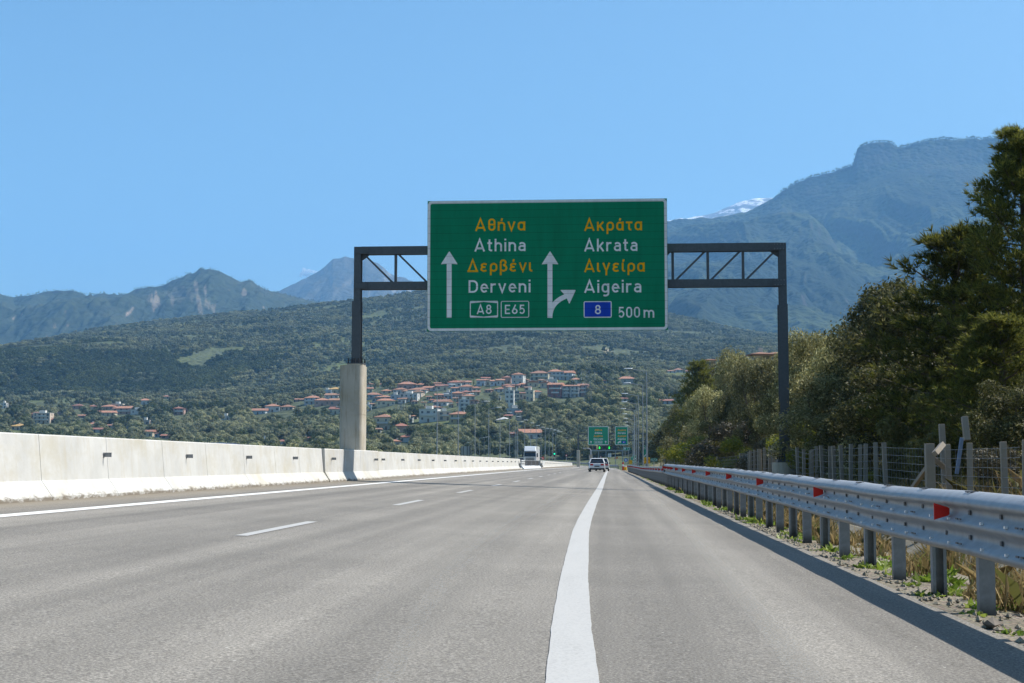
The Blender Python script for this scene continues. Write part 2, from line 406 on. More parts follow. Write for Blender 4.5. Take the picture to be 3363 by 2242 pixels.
# ------------------------------------------------------------------ first gantry
GY = 56.8
def ibeam(mb, x, y, z0, z1, bf, d, tf=.03, tw=.03):
    mb.mm(x - bf / 2, x + bf / 2, y - d / 2, y - d / 2 + tf, z0, z1)
    mb.mm(x - bf / 2, x + bf / 2, y + d / 2 - tf, y + d / 2, z0, z1)
    mb.mm(x - tw / 2, x + tw / 2, y - d / 2 + tf, y + d / 2 - tf, z0, z1); return mb
def rounded_rect(w, h, r, n=6):
    pts = []
    for cx, cy, a in ((w / 2 - r, h / 2 - r, 0), (-w / 2 + r, h / 2 - r, 90), (-w / 2 + r, -h / 2 + r, 180), (w / 2 - r, -h / 2 + r, 270)):
        for k in range(n + 1):
            t = R(a + 90 * k / n); pts.append((cx + r * math.cos(t), cy + r * math.sin(t)))
    return pts
def gantry():
    XL, XR = -9.83, 6.78
    zt = at(1168, 1199, GY - .5).z; zb = road_z(-9.9, GY) + 1.10
    zTop1, zTop0 = at(1300, 811, GY).z, at(1300, 836, GY).z
    zBot1, zBot0 = at(1300, 927, GY).z, at(1300, 951, GY).z
    zj = at(1150, 990, GY).z
    t = empty('sign_gantry', (XL, GY, zb), 0, 'dark grey steel gantry across the road holding the big green sign, on a concrete pillar', 'gantry')
    mb = MB(); rr = rounded_rect(.90, 1.25, .2)
    zm = at(1150, 1362, GY).z
    mb.prism(rr, lambda u, v, z: (-9.96 + u, GY + .05 + v, z), zb, zm - .006)
    mb.prism(rounded_rect(.875, 1.225, .19), lambda u, v, z: (-9.96 + u, GY + .05 + v, z), zm - .006, zm + .006)
    mb.prism(rr, lambda u, v, z: (-9.96 + u, GY + .05 + v, z), zm + .006, zt)
    mb.prism(rounded_rect(.62, .8, .03), lambda u, v, z: (-9.84 + u, GY + .03 + v, z), zt, zt + .07)
    child(mb.build('pillar', M_PILLAR, smooth=False), t)
    z0 = zt + .07
    mb = MB().mm(XL - .32, XL + .32, GY - .36, GY + .36, z0, z0 + .035)
    ibeam(mb, XL + .005, GY, z0 + .035, zj, .34, .48); ibeam(mb, XL + .03, GY, zj, zTop1, .27, .42)
    for k in range(8): mb.mm(XL - .02, XL + .02, GY + .26, GY + .30, zj - .4 - k * .42, zj - .37 - k * .42)
    child(mb.build('post', M_GSTEEL), t)
    bolt = MB().tube([(0, 0, 0), (0, 0, .19)], .026, 6).mesh('anchor_bolt', M_DARK)
    def bolts(xs, ys, z):
        for x in xs:
            for y in ys: o = bpy.data.objects.new('anchor_bolt', bolt); link(o); o.location = (x, y, z); child(o, t)
    bolts([XL - .27 + i * .135 for i in range(5)], (GY - .31, GY + .31), z0 + .035)
    # right post on its round foundation
    zf = at(2574, 1518, GY).z; zg = -.55
    mb = MB().prism([(.49 * math.cos(R(a)), .49 * math.sin(R(a))) for a in range(0, 360, 12)], lambda u, v, z: (XR + u, GY + v, z), zg, zf)
    child(mb.build('foundation', M_PILLAR), t)
    mb = MB().prism(rounded_rect(.62, .7, .03), lambda u, v, z: (XR + u, GY + v, z), zf, zf + .08)
    mb.mm(XR - .30, XR + .30, GY - .34, GY + .34, zf + .08, zf + .115)
    zj2 = at(2572, 999, GY).z
    ibeam(mb, XR, GY, zf + .115, zj2, .345, .48); ibeam(mb, XR + .01, GY, zj2, zTop1, .275, .42)
    child(mb.build('post', M_GSTEEL), t)
    bolts([XR - .25 + i * .125 for i in range(5)], (GY - .29, GY + .29), zf + .115)
    # chords: H beams lying between the posts
    for za, zb_ in ((zTop0, zTop1), (zBot0, zBot1)):
        mb = MB(); y0, y1 = GY - .16, GY + .16; xa, xb = XL + .17, XR - .13
        mb.mm(xa, xb, y0, y0 + .03, za, zb_); mb.mm(xa, xb, y1 - .03, y1, za, zb_)
        mb.mm(xa, xb, y0 + .03, y1 - .03, (za + zb_) / 2 - .02, (za + zb_) / 2 + .02)
        mb.mm(xa, xb, y0 - .002, y0 + .05, zb_, zb_ + .012)
        child(mb.build('chord', M_GSTEEL), t)
    # bays
    n = 12; x0, x1 = XL + .17, XR - .14; step = (x1 - x0) / n
    for i in range(1, n):
        x = x0 + i * step
        child(MB().bar((x, GY, zBot1), (x, GY, zTop0), .10, .13, (0, 1, 0)).build('upright', M_GSTEEL), t)
    for i in range(n):
        xa, xb = x0 + i * step, x0 + (i + 1) * step
        if i < n / 2: p, q = (xa + .1, GY, zTop0 + .02), (xb - .1, GY, zBot1 - .02)
        else: p, q = (xa + .1, GY, zBot1 - .02), (xb - .1, GY, zTop0 + .02)
        child(MB().bar(p, q, .075, .10, (0, 1, 0)).build('brace', M_GSTEEL), t)
    # gusset plates with bolts at the four corners
    for xx, sgn in ((XL + .16, 1), (XR - .14, -1)):
        for zc in ((zTop0 + zTop1) / 2, (zBot0 + zBot1) / 2):
            mb = MB().mm(xx - .22, xx + .26 if sgn > 0 else xx + .26, GY - .245, GY - .225, zc - .135, zc + .135)
            child(mb.build('gusset_plate', M_GSTEEL), t)
            pb = MB().tube([(0, 0, 0), (0, .03, 0)], .018, 6).mesh('plate_bolt', M_GALV if sgn < 0 else M_GSTEEL)
            for i in range(4):
                for zz in (-.09, .09): o = bpy.data.objects.new('plate_bolt', pb); link(o); o.location = (xx - .16 + i * .115, GY - .275, zc + zz); child(o, t)
    for s in (XL + .15, XR - .12):               # knee gussets under the top chord
        d = 1 if s < 0 else -1
        mb = MB().prism([(s, zTop0), (s + d * .34, zTop0), (s + d * .22, zTop0 - .11), (s, zTop0 - .25)], lambda u, v, y: (u, y, v), GY - .02, GY + .02)
        child(mb.build('gusset_plate', M_GSTEEL), t)
    return zTop0, zBot0
gantry()
# ------------------------------------------------------------------ lettering: strokes of a plain road-sign alphabet
W_ = .14
def arc(cx, cy, rx, ry, a0, a1, n=10):
    return [(cx + rx * math.cos(R(a0 + (a1 - a0) * k / n)), cy + ry * math.sin(R(a0 + (a1 - a0) * k / n))) for k in range(n + 1)]
def stad(cx, cy, rx, ry):                        # closed upright stadium
    r = min(rx, ry); return arc(cx, cy + ry - r, rx, r, 0, 180, 12) + arc(cx, cy - ry + r, rx, r, 180, 360, 12) + [(cx + rx, cy + ry - r)]
def archp(x0, x1, y=.655, yb=0): rx = (x1 - x0) / 2; return [(x0, .36)] + arc((x0 + x1) / 2, y - .21, rx, .21, 180, 0, 12) + [(x1, yb)]
ACC = [(.31, .80), (.37, 1.0)]
def alpha(): return [stad(.285, .365, .21, .29), [(.51, 0), (.51, .73)]]
def eps(): return [[(.50, .60)] + arc(.30, .52, .19, .135, 55, 255, 10) + [(.40, .385)], [(.40, .385), (.27, .385)] + arc(.30, .23, .225, .155, 110, 250, 8)[0:] + arc(.30, .23, .225, .155, 250, 320, 5)]
G = {
 'A': (.84, [[(.075, 0), (.42, .965), (.765, 0)], [(.17, .25), (.67, .25)]]),
 'Λ': (.84, [[(.075, 0), (.42, .965), (.765, 0)]]),
 'Δ': (.84, [[(.08, .03), (.42, .965), (.76, .03)], [(0, .07), (.84, .07)]]),
 'θ': (.56, [stad(.28, .5, .205, .425), [(.10, .5), (.46, .5)]]),
 'η': (.58, [[(.075, 0), (.075, .73)], archp(.075, .505)]),
 'n': (.58, [[(.075, 0), (.075, .73)], archp(.075, .505)]),
 'ν': (.60, [[(.06, .73), (.30, .04), (.54, .73)]]), 'v': (.60, [[(.06, .73), (.30, .04), (.54, .73)]]),
 'α': (.585, alpha()), 'ά': (.585, alpha() + [[(.27, .80), (.33, 1.0)]]),
 'ή': (.58, [[(.075, 0), (.075, .73)], archp(.075, .505), [(.28, .80), (.34, 1.0)]]),
 't': (.38, [[(.16, .95), (.16, .20)] + arc(.285, .20, .125, .125, 180, 270, 6) + [(.37, .075)], [(0, .655), (.36, .655)]]),
 'h': (.58, [[(.075, 0), (.075, 1)], archp(.075, .505)]),
 'i': (.15, [[(.075, 0), (.075, .73)], [(.075, .86), (.075, 1.0)]]),
 'a': (.57, [[(.09, .585)] + arc(.285, .49, .20, .165, 140, 0, 10) + [(.485, 0)], [(.485, .41), (.26, .41)] + arc(.26, .243, .185, .168, 90, 270, 10) + [(.485, .11)]]),
 'ε': (.56, eps()), 'έ': (.56, eps() + [[(.28, .80), (.34, 1.0)]]),
 'ρ': (.60, [[(.085, .36), (.085, -.27)], stad(.305, .365, .22, .29)]),
 'β': (.60, [[(.085, -.27), (.085, .74)] + arc(.275, .74, .19, .185, 180, -60, 12) + [(.27, .53)], [(.27, .53), (.32, .53)] + arc(.30, .30, .225, .225, 80, -160, 12)]),
 'ι': (.26, [[(.075, .73), (.075, .20)] + arc(.19, .20, .115, .125, 180, 270, 5) + [(.26, .075)]]),
 'ί': (.26, [[(.075, .73), (.075, .20)] + arc(.19, .20, .115, .125, 180, 270, 5) + [(.26, .075)], [(.10, .80), (.16, 1.0)]]),
 'D': (.72, [[(.34, .075), (.075, .075), (.075, .925), (.34, .925)] + arc(.34, .62, .305, .305, 90, 0, 8) + arc(.34, .38, .305, .305, 0, -90, 8)]),
 'e': (.60, [[(.10, .375), (.515, .375)] + arc(.30, .365, .215, .29, 2, 300, 18) + [(.50, .14)]]),
 'r': (.42, [[(.075, 0), (.075, .73)], [(.075, .40)] + arc(.285, .44, .21, .215, 180, 90, 8) + [(.41, .655)]]),
 'κ': (.56, [[(.075, 0), (.075, .73)], [(.10, .27), (.50, .73)], [(.235, .41), (.515, 0)]]),
 'k': (.56, [[(.075, 0), (.075, 1)], [(.10, .27), (.50, .73)], [(.235, .41), (.515, 0)]]),
 'τ': (.50, [[(0, .655), (.50, .655)], [(.24, .655), (.24, .20)] + arc(.36, .20, .12, .125, 180, 270, 5) + [(.42, .075)]]),
 'γ': (.60, [[(.06, .73), (.30, .08), (.54, .73)], [(.30, .13), (.30, -.27)]]),
 'g': (.585, [stad(.285, .365, .21, .29), [(.51, .73), (.51, -.03)] + arc(.29, -.03, .22, .20, 0, -130, 10)]),
 'm': (.92, [[(.075, 0), (.075, .73)], archp(.075, .46), archp(.46, .845)]),
 '8': (.62, [stad(.31, .725, .19, .20), stad(.31, .30, .235, .225)]),
 '6': (.62, [stad(.31, .30, .235, .225), [(.10, .38), (.40, 1.0)]]),
 '5': (.60, [[(.53, .925), (.14, .925), (.12, .52)] + arc(.29, .335, .235, .26, 130, -150, 14)]),
 '0': (.60, [stad(.30, .5, .225, .425)]),
 'E': (.58, [[(.57, .925), (.075, .925), (.075, .075), (.57, .075)], [(.10, .50), (.50, .50)]]),
 '1': (.40, [[(.02, .72), (.26, .95), (.26, 0)]]),
 '2': (.60, [[(.085, .70)] + arc(.30, .70, .215, .225, 165, -25, 10) + [(.10, .10)], [(.08, .075), (.55, .075)]]),
 '4': (.64, [[(.36, 1.0), (.08, .26)], [(.06, .25), (.62, .25)], [(.45, .52), (.45, 0)]]),
 '7': (.56, [[(.02, .925), (.50, .925), (.20, 0)]]),
 '.': (.17, [[(.08, 0), (.08, .15)]]), ' ': (.30, []),
}
def ribbon(pts, w):
    out = []; n = len(pts); closed = abs(pts[0][0] - pts[-1][0]) + abs(pts[0][1] - pts[-1][1]) < 1e-6
    P = [Vector((a, b)) for a, b in pts]
    Q = [P[0]]
    for p in P[1:]:
        if (p - Q[-1]).length > 1e-5: Q.append(p)
    P = Q; n = len(P)
    for i in range(n):
        if closed and i in (0, n - 1): d0 = (P[-1] - P[-2]).normalized(); d1 = (P[1] - P[0]).normalized()
        else:
            d0 = (P[i] - P[i - 1]).normalized() if i else (P[1] - P[0]).normalized()
            d1 = (P[i + 1] - P[i]).normalized() if i < n - 1 else d0
        m = Vector((-(d0.y + d1.y), d0.x + d1.x))
        if m.length < 1e-4: m = Vector((-d0.y, d0.x))
        m.normalize(); c = max(.42, m.dot(Vector((-d0.y, d0.x))))
        out.append((P[i] + m * (w / 2 / c), P[i] - m * (w / 2 / c)))
    return out
def text_mesh(mb, s, x0, x1, zb, cap, y, gap=.17, w=W_, y_step=.0006):
    """word between x0..x1 (metres), baseline zb, capital height cap, lying on the plane Y = y"""
    tot = sum(G[c][0] for c in s) + gap * (len(s) - 1); k = (x1 - x0) / tot; x = x0
    lay = 0
    for c in s:
        wd, st = G[c]
        for q in st:
            r = ribbon(q, w); vs = []
            for a, b in r:
                for p in (a, b): vs.append((x + p.x * k, y - lay * y_step, zb + p.y * cap))
            mb.add(vs, [(2 * i, 2 * i + 1, 2 * i + 3, 2 * i + 2) for i in range(len(r) - 1)])
            lay = (lay + 1) % 4
        x += (wd + gap) * k
    return mb
def flat(mb, pts, y): return mb.add([(a, y, b) for a, b in pts], [tuple(range(len(pts)))])
def ring(mb, x0, x1, z0, z1, t, r, y, ri=None):
    o = rounded_rect(x1 - x0, z1 - z0, r); i = rounded_rect(x1 - x0 - 2 * t, z1 - z0 - 2 * t, max(.01, ri if ri else r - t)); n = len(o)
    cx, cz = (x0 + x1) / 2, (z0 + z1) / 2
    mb.add([(cx + a, y, cz + b) for a, b in o] + [(cx + a, y, cz + b) for a, b in i], [(k, (k + 1) % n, n + (k + 1) % n, n + k) for k in range(n)])

def sheet(name, col, rough=.45):                 # retro-reflective sheeting on extruded planks: fine horizontal seams
    m, t, p = nodes(name); v = coord(t)
    sx = t.nodes.new('ShaderNodeSeparateXYZ'); t.links.new(v, sx.inputs[0])
    f = math_(t, 'FRACT', math_(t, 'MULTIPLY', sx.outputs[2], 3.33))
    seam = ramp(t, f, [(0, 1), (.04, 1), (.07, 0), (1, 0)])
    n = noise(t, coord(t, (2.2, 1, .35)), 1.6, 6, .7)
    c = ramp(t, n, [(.3, tuple(x * .82 for x in col)), (.7, tuple(x * 1.08 for x in col))])
    t.links.new(mix(t, math_(t, 'MULTIPLY', seam, .6), c, tuple(x * .3 for x in col)), p.inputs['Base Color'])
    setin(p, 'Roughness', .6); setin(p, 'Specular IOR Level', .12); return m
M_SGREEN = sheet('sign_green', (.0, .215, .105))
M_SWHITE = sheet('sign_white', (.82, .81, .82))
M_SYEL = sheet('sign_yellow', (.95, .43, .0))
M_SBLUE = sheet('sign_blue', (.01, .06, .50))
M_ALU = mat('sign_back', (.40, .41, .42), .5, .1, metal=.4)

def sgn(px, py, Y): p = at(px, py, Y); return p.x, p.z
def big_sign():
    Y = GY - .42
    x0, z1 = sgn(1404.5, 660, Y); x1, z0 = sgn(2194, 1083, Y)
    t = empty('direction_sign', ((x0 + x1) / 2, Y, z0), 0, 'large green motorway sign reading Athina, Derveni, Akrata and Aigeira in white and yellow', 'road sign')
    child(MB().mm(x0, x1, Y, Y + .05, z0, z1).build('panel', M_SGREEN), t)
    mb = MB()
    for k in range(6):
        xx = x0 + (x1 - x0) * (k + .5) / 6; mb.mm(xx - .04, xx + .04, Y + .05, Y + .25, z0 + .1, z1 - .1)
    child(mb.build('bracket', M_ALU), t)
    y = Y - .004
    mb = MB(); ring(mb, x0 + .01, x1 - .01, z0 + .01, z1 - .01, .10, .15, y, .075); child(mb.build('border', M_SWHITE, fix=False), t)
    S = lambda u, v: sgn(1380 + u / 3.41, 640 + v / 3.41, Y)
    T = lambda u, v: sgn(1780 + u / 3.409, 640 + v / 3.409, Y)
    def word(nm, s, f, u0, u1, vt, vb, m, gap=.17, y_=y):
        xa, zb = f(u0, vb); xb, zt = f(u1, vt); cap = zt - zb
        mb = MB(); text_mesh(mb, s, xa, xb, zb, cap, y_, gap); o = mb.build('lettering', m, fix=False); child(o, t); return o
    for s, f, u0, u1, vt, vb, m in (
        ('Aθήνα', S, 613, 1177, 258, 403, M_SYEL), ('Athina', S, 605, 1182, 487, 633, M_SWHITE),
        ('Δερβένι', S, 528, 1255, 717, 863, M_SYEL), ('Derveni', S, 541, 1236, 948, 1095, M_SWHITE),
        ('A8', S, 632, 800, 1227, 1333, M_SWHITE), ('E65', S, 948, 1172, 1227, 1333, M_SWHITE),
        ('Aκράτα', T, 470, 1120, 257, 402, M_SYEL), ('Akrata', T, 470, 1070, 485, 632, M_SWHITE),
        ('Aιγείρα', T, 470, 1150, 717, 863, M_SYEL), ('Aigeira', T, 470, 1113, 948, 1095, M_SWHITE),
        ('500', T, 855, 1097, 1250, 1373, M_SWHITE), ('m', T, 1137, 1257, 1252, 1373, M_SWHITE)):
        word('lettering', s, f, u0, u1, vt, vb, m)
    # arrows
    def poly(f, pts): return [f(u, v) for u, v in pts]
    mb = MB(); flat(mb, poly(S, [(297, 1374), (352, 1374), (352, 768), (297, 768)]), y); flat(mb, poly(S, [(324, 768), (234, 776), (236, 768), (322, 633), (330, 633), (416, 768), (416, 776)]), y - .001)
    child(mb.build('arrow', M_SWHITE, fix=False), t)
    mb = MB(); flat(mb, poly(T, [(61, 1374), (117, 1374), (117, 768), (61, 768)]), y); flat(mb, poly(T, [(89, 768), (-1, 776), (1, 768), (86, 633), (94, 633), (180, 768), (180, 776)]), y - .001)
    cur = []
    for k in range(13):
        q = k / 12.0; a = (1 - q) ** 3; b = 3 * (1 - q) ** 2 * q; c = 3 * (1 - q) * q * q; d = q ** 3
        cur.append((a * 89 + b * 92 + c * 130 + d * 268, a * 1374 + b * 1270 + c * 1190 + d * 1133))
    for (a0, b0), (a1, b1) in [((p.x, p.y), (q.x, q.y)) for p, q in []]: pass
    rib = ribbon(cur, 54); vs = []
    for a, b in rib: vs += [(*T(a.x, a.y),), (*T(b.x, b.y),)]
    mb.add([(p[0], y - .002, p[1]) for p in vs], [(2 * i, 2 * i + 1, 2 * i + 3, 2 * i + 2) for i in range(len(rib) - 1)])
    flat(mb, poly(T, [(211, 1062), (372, 1062), (376, 1070), (310, 1212), (303, 1214), (277, 1155), (250, 1112), (209, 1070)]), y - .003)
    child(mb.build('arrow', M_SWHITE, fix=False), t)
    # route plates
    xa, zb = S(556, 1374); xb, zt = S(872, 1185); mb = MB(); ring(mb, xa, xb, zb, zt, .035, .04, y, .01)
    xc = (xa + xb) / 2; h = zt - zb
    for s_ in (1, -1):
        zz = zt - .034 if s_ > 0 else zb + .034
        mb.add([(xa + .034, y - .001, zz), (xb - .034, y - .001, zz), (xb - .034, y - .001, zz - s_ * .052), (xc, y - .001, zz - s_ * .004), (xa + .034, y - .001, zz - s_ * .052)], [(0, 1, 2, 3, 4)])
    child(mb.build('route_plate', M_SWHITE, fix=False), t)
    xa, zb = S(903, 1374); xb, zt = S(1220, 1185); mb = MB(); ring(mb, xa, xb, zb, zt, .03, .06, y); child(mb.build('route_plate', M_SWHITE, fix=False), t)
    xa, zb = T(467, 1374); xb, zt = T(780, 1187)
    mb = MB(); ring(mb, xa, xb, zb, zt, .035, .06, y - .002); child(mb.build('route_plate', M_SWHITE, fix=False), t)
    mb = MB(); rr = rounded_rect(xb - xa - .05, zt - zb - .05, .04); mb.add([((xa + xb) / 2 + u, y, (za_ := (zt + zb) / 2) + v) for u, v in rr], [tuple(range(len(rr)))])
    bl = mb.build('blue_plate', M_SBLUE, fix=False); child(bl, t)
    word('lettering', '8', T, 592, 660, 1230, 1335, M_SWHITE, y_=y - .004)
big_sign()

# ------------------------------------------------------------------ guardrail on the right
GX = 2.62
def thrie(z):                                    # corrugated three-wave rail, road face towards -X; (x, z)
    p = []
    H = .50
    for k in range(43):
        q = k / 42.0; zz = z + H * (1 - q)
        ph = q * 3 * 2 * math.pi
        p.append((GX - .10 - .055 * (.5 + .5 * math.cos(ph)) ** .8 if True else 0, zz))
    return p
def rail_top(Y): return .80 + float(np.interp(Y, [0, 14, 30, 66], [-.10, -.098, -.011, .082]))
def guardrail():
    t = empty('guardrail', (GX, 30, -.09), 0, 'near galvanised three-wave guardrail with red reflectors and a bright rolled top edge, right', 'guardrail')
    mb = MB(); ys = list(np.arange(3.0, 66.1, .78))
    def f(u, v, y):
        s = .006 * math.sin(y * 2.1) + .004 * math.sin(y * 5.3 + 1)
        return (u + s, y, .845 + (v - .845) * .86 + rail_top(y) - .80 + .004 * math.sin(y * 1.3) + .003 * math.sin(y * 4.1))
    prof = [(GX + .07, .79), (GX + .05, .825), (GX + .01, .845), (GX - .04, .845), (GX - .085, .83), (GX - .125, .80), (GX - .15, .765), (GX - .15, .742), (GX - .135, .725), (GX - .085, .708), (GX - .08, .68),
            (GX - .085, .645), (GX - .135, .605), (GX - .15, .58), (GX - .135, .555), (GX - .085, .515), (GX - .08, .48), (GX - .085, .45), (GX - .135, .41), (GX - .15, .385), (GX - .14, .36), (GX - .10, .335), (GX - .075, .33)]
    back = [(u + .006, v - .004) for u, v in prof[::-1]]
    mb.sweep(prof + back, ys, f, closed=True, caps=True)
    child(mb.build('rail', M_RAIL, smooth=True), t)
    pm = None; Ys = list(np.arange(4.35, 66, 1.54))
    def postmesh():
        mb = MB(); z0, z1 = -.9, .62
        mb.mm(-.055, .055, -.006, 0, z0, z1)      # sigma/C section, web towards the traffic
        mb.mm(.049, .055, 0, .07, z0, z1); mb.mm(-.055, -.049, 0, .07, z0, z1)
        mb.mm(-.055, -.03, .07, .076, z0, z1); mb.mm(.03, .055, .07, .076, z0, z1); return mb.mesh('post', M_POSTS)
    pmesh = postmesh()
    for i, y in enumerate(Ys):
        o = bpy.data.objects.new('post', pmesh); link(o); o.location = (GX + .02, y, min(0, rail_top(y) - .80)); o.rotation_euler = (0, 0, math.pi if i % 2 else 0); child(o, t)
    # red reflectors in the top valley
    rm = MB().prism([(-.04, -.062), (.055, -.03), (.062, 0), (.055, .03), (-.04, .062)], lambda u, v, y: (u, y, v), -.006, .006)
    rm.box((.04, .008, 0), (.05, .004, .05)); rmesh = rm.mesh('red_reflector', M_RED)
    for y in (4.8, 11.04, 17.4, 24, 30.1, 36.4, 42.3, 48, 52.9, 57, 59.7, 62.5, 65):
        o = bpy.data.objects.new('red_reflector', rmesh); link(o); o.location = (GX - .175, y, rail_top(y) - .80 + .695); o.scale = (1.1, 1, 1.0); child(o, t)
    # bolts: dark slots and bright heads
    slots, heads = [], []
    for i, y in enumerate(Ys):
        dz = rail_top(y) - .80
        for z in (.703, .531):
            slots += [((GX - .088, y, z + dz), (.012, .05, .03)), ((GX - .088, y + .72, z + dz), (.012, .04, .03)), ((GX - .15, y + .03, z - .047 + dz), (.008, .06, .012)), ((GX - .15, y + .13, z - .047 + dz), (.008, .06, .012))]
            heads += [((GX - .138, y + dy, z - .056 + dz), (.02, .028, .018)) for dy in (.42, 1.02)]
        slots += [((GX - .05, y + .03, .848 + dz), (.06, .05, .008)), ((GX - .05, y + .13, .848 + dz), (.06, .05, .008))]
    unit = {}
    for nm, lst, m_ in (('bolt_slot', slots, M_BOLT), ('bolt_head', heads, M_BOLTW)):
        me = MB().box((0, 0, 0), (1, 1, 1)).mesh(nm, m_); rest = MB()
        for k, (c_, d_) in enumerate(lst):
            if k < 100: o = bpy.data.objects.new(nm, me); link(o); o.location = c_; o.scale = d_; child(o, t)
            else: rest.box(c_, d_)
        if rest.v: o = rest.build(nm, m_); child(o, t); o['kind'] = 'stuff'
    # lower far rail
    t2 = empty('guardrail', (GX, 120, -.3), 0, 'lower far guardrail with a row of red reflectors beyond the taller rail', 'guardrail')
    mb = MB(); ys = list(np.arange(66.2, 190, 4))
    pr = [(GX - .0, .73), (GX - .05, .745), (GX - .10, .74), (GX - .12, .70), (GX - .06, .65), (GX - .06, .57), (GX - .12, .52), (GX - .10, .47), (GX - .06, .45)]
    g = lambda u, v, y: (u, y, v + road_z(2.5, y) + .14 * max(0, (110 - y) / 44 if y < 110 else 0) + .10 * (y - 66) / 113)
    mb.sweep(pr + [(u + .006, v - .004) for u, v in pr[::-1]], ys, g, closed=True, caps=True); child(mb.build('rail', M_RAIL, smooth=True), t2)
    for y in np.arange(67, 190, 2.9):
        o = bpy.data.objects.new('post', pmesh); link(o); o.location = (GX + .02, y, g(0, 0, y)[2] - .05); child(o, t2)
    for y in np.arange(67.5, 190, 4.4):
        o = bpy.data.objects.new('red_reflector', rmesh); link(o); o.location = (GX - .135, y, g(0, .61, y)[2]); child(o, t2)
guardrail()

# ------------------------------------------------------------------ verge, ditch, embankment
from functools import lru_cache
def bank_z(X, Y):
    X = np.asarray(X, float); Y = np.asarray(Y, float)
    z = np.interp(X, [2.3, 2.6, 3.6, 4.1, 4.5, 5.2, 6.6, 7.4, 10, 13, 17, 22, 30, 60, 140], [-.078, -.09, -.16, -.42, -.62, -.62, -.30, -.12, .75, 2.2, 5.0, 8.6, 13.0, 20.0, 28.0])
    n = fbm(X * .35, Y * .35, 3, 4) - .5
    k = np.clip((X - 6.5) / 6, 0, 1)
    far = 1 - .6 * np.clip((Y - 270) / 140, 0, 1)
    return np.where(X > 7.4, z * far, z) + n * (.10 + .9 * k) * np.clip((X - 2.5) / 1.5, 0, 1)
M_GRAVEL, t_, p_ = nodes('verge_gravel'); v_ = coord(t_)
vo = t_.nodes.new('ShaderNodeTexVoronoi'); vo.inputs['Scale'].default_value = 26; t_.links.new(v_, vo.inputs['Vector'])
g1 = mix(t_, .55, ramp(t_, noise(t_, v_, 6, 5, .7), [(.3, (.14, .115, .08)), (.7, (.36, .32, .245))]), mix(t_, .5, vo.outputs['Color'], (.5, .46, .38)), 'MULTIPLY')
t_.links.new(mix(t_, .45, g1, ramp(t_, noise(t_, v_, 1.4, 5, .7), [(.38, (.10, .08, .055)), (.66, (.34, .30, .235))])), p_.inputs['Base Color']); setin(p_, 'Roughness', .95)
bump(t_, p_, vo.outputs['Distance'], .9, .03)
M_SOIL, t_, p_ = nodes('bank_soil'); v_ = coord(t_)
t_.links.new(mix(t_, ramp(t_, noise(t_, v_, .5, 5, .65), [(.4, 0), (.6, 1)]), ramp(t_, noise(t_, v_, 5, 5, .7), [(.3, (.14, .10, .055)), (.7, (.30, .235, .13))]), ramp(t_, noise(t_, v_, 7, 5, .7), [(.3, (.07, .08, .025)), (.7, (.20, .20, .055))])), p_.inputs['Base Color'])
setin(p_, 'Roughness', .95); bump(t_, p_, noise(t_, v_, 9, 5, .7), .8, .15)
def sheet_grid(name, xs, ys, zf, m, dz=0):
    X, Y = np.meshgrid(xs, ys); Z = zf(X, Y) + dz
    V = np.stack([X, Y, Z], -1).reshape(-1, 3); nx = len(xs)
    i, j = np.meshgrid(np.arange(nx - 1), np.arange(len(ys) - 1)); a = (j * nx + i).ravel()
    o = bpy.data.objects.new(name, mesh_np(name, V, np.stack([a, a + 1, a + nx + 1, a + nx], 1), m, True)); link(o); o['kind'] = 'structure'; return o
sheet_grid('gravel_verge', np.concatenate([np.arange(2.25, 4.0, .12), [4.2]]), np.concatenate([np.arange(2, 70, .35), np.arange(70, 260, 4)]),
           lambda X, Y: bank_z(X, Y) + np.vectorize(road_v)(Y) - .012 + (fbm(X * 4, Y * 4, 9, 3) - .5) * .06 * np.clip((X - 2.3) / .3, 0, 1), M_GRAVEL)
sheet_grid('embankment', np.concatenate([np.arange(4.2, 12, .4), np.arange(12, 40, 1.5), np.arange(40, 141, 10)]), np.concatenate([np.arange(2, 110, .8), np.arange(110, 420, 5)]),
           lambda X, Y: bank_z(X, Y) + np.vectorize(road_v)(Y) - .012, M_SOIL)
def bankp(X, Y): return float(bank_z(X, Y)) + road_v(Y) - .012
# concrete lined ditch between verge and fence
mb = MB(); pr = [(4.25, -.40), (4.32, -.40), (4.6, -.585), (5.15, -.585), (5.45, -.44), (5.53, -.44), (5.5, -.70), (4.3, -.70)]
mb.sweep(pr, list(np.arange(4, 66, 3.1)), lambda u, v, y: (u, y, v), closed=True, caps=True)
o = mb.build('drainage_ditch', concrete('ditch_concrete', (.22, .20, .16), .5, (.2, .16, .1))); o['kind'] = 'structure'

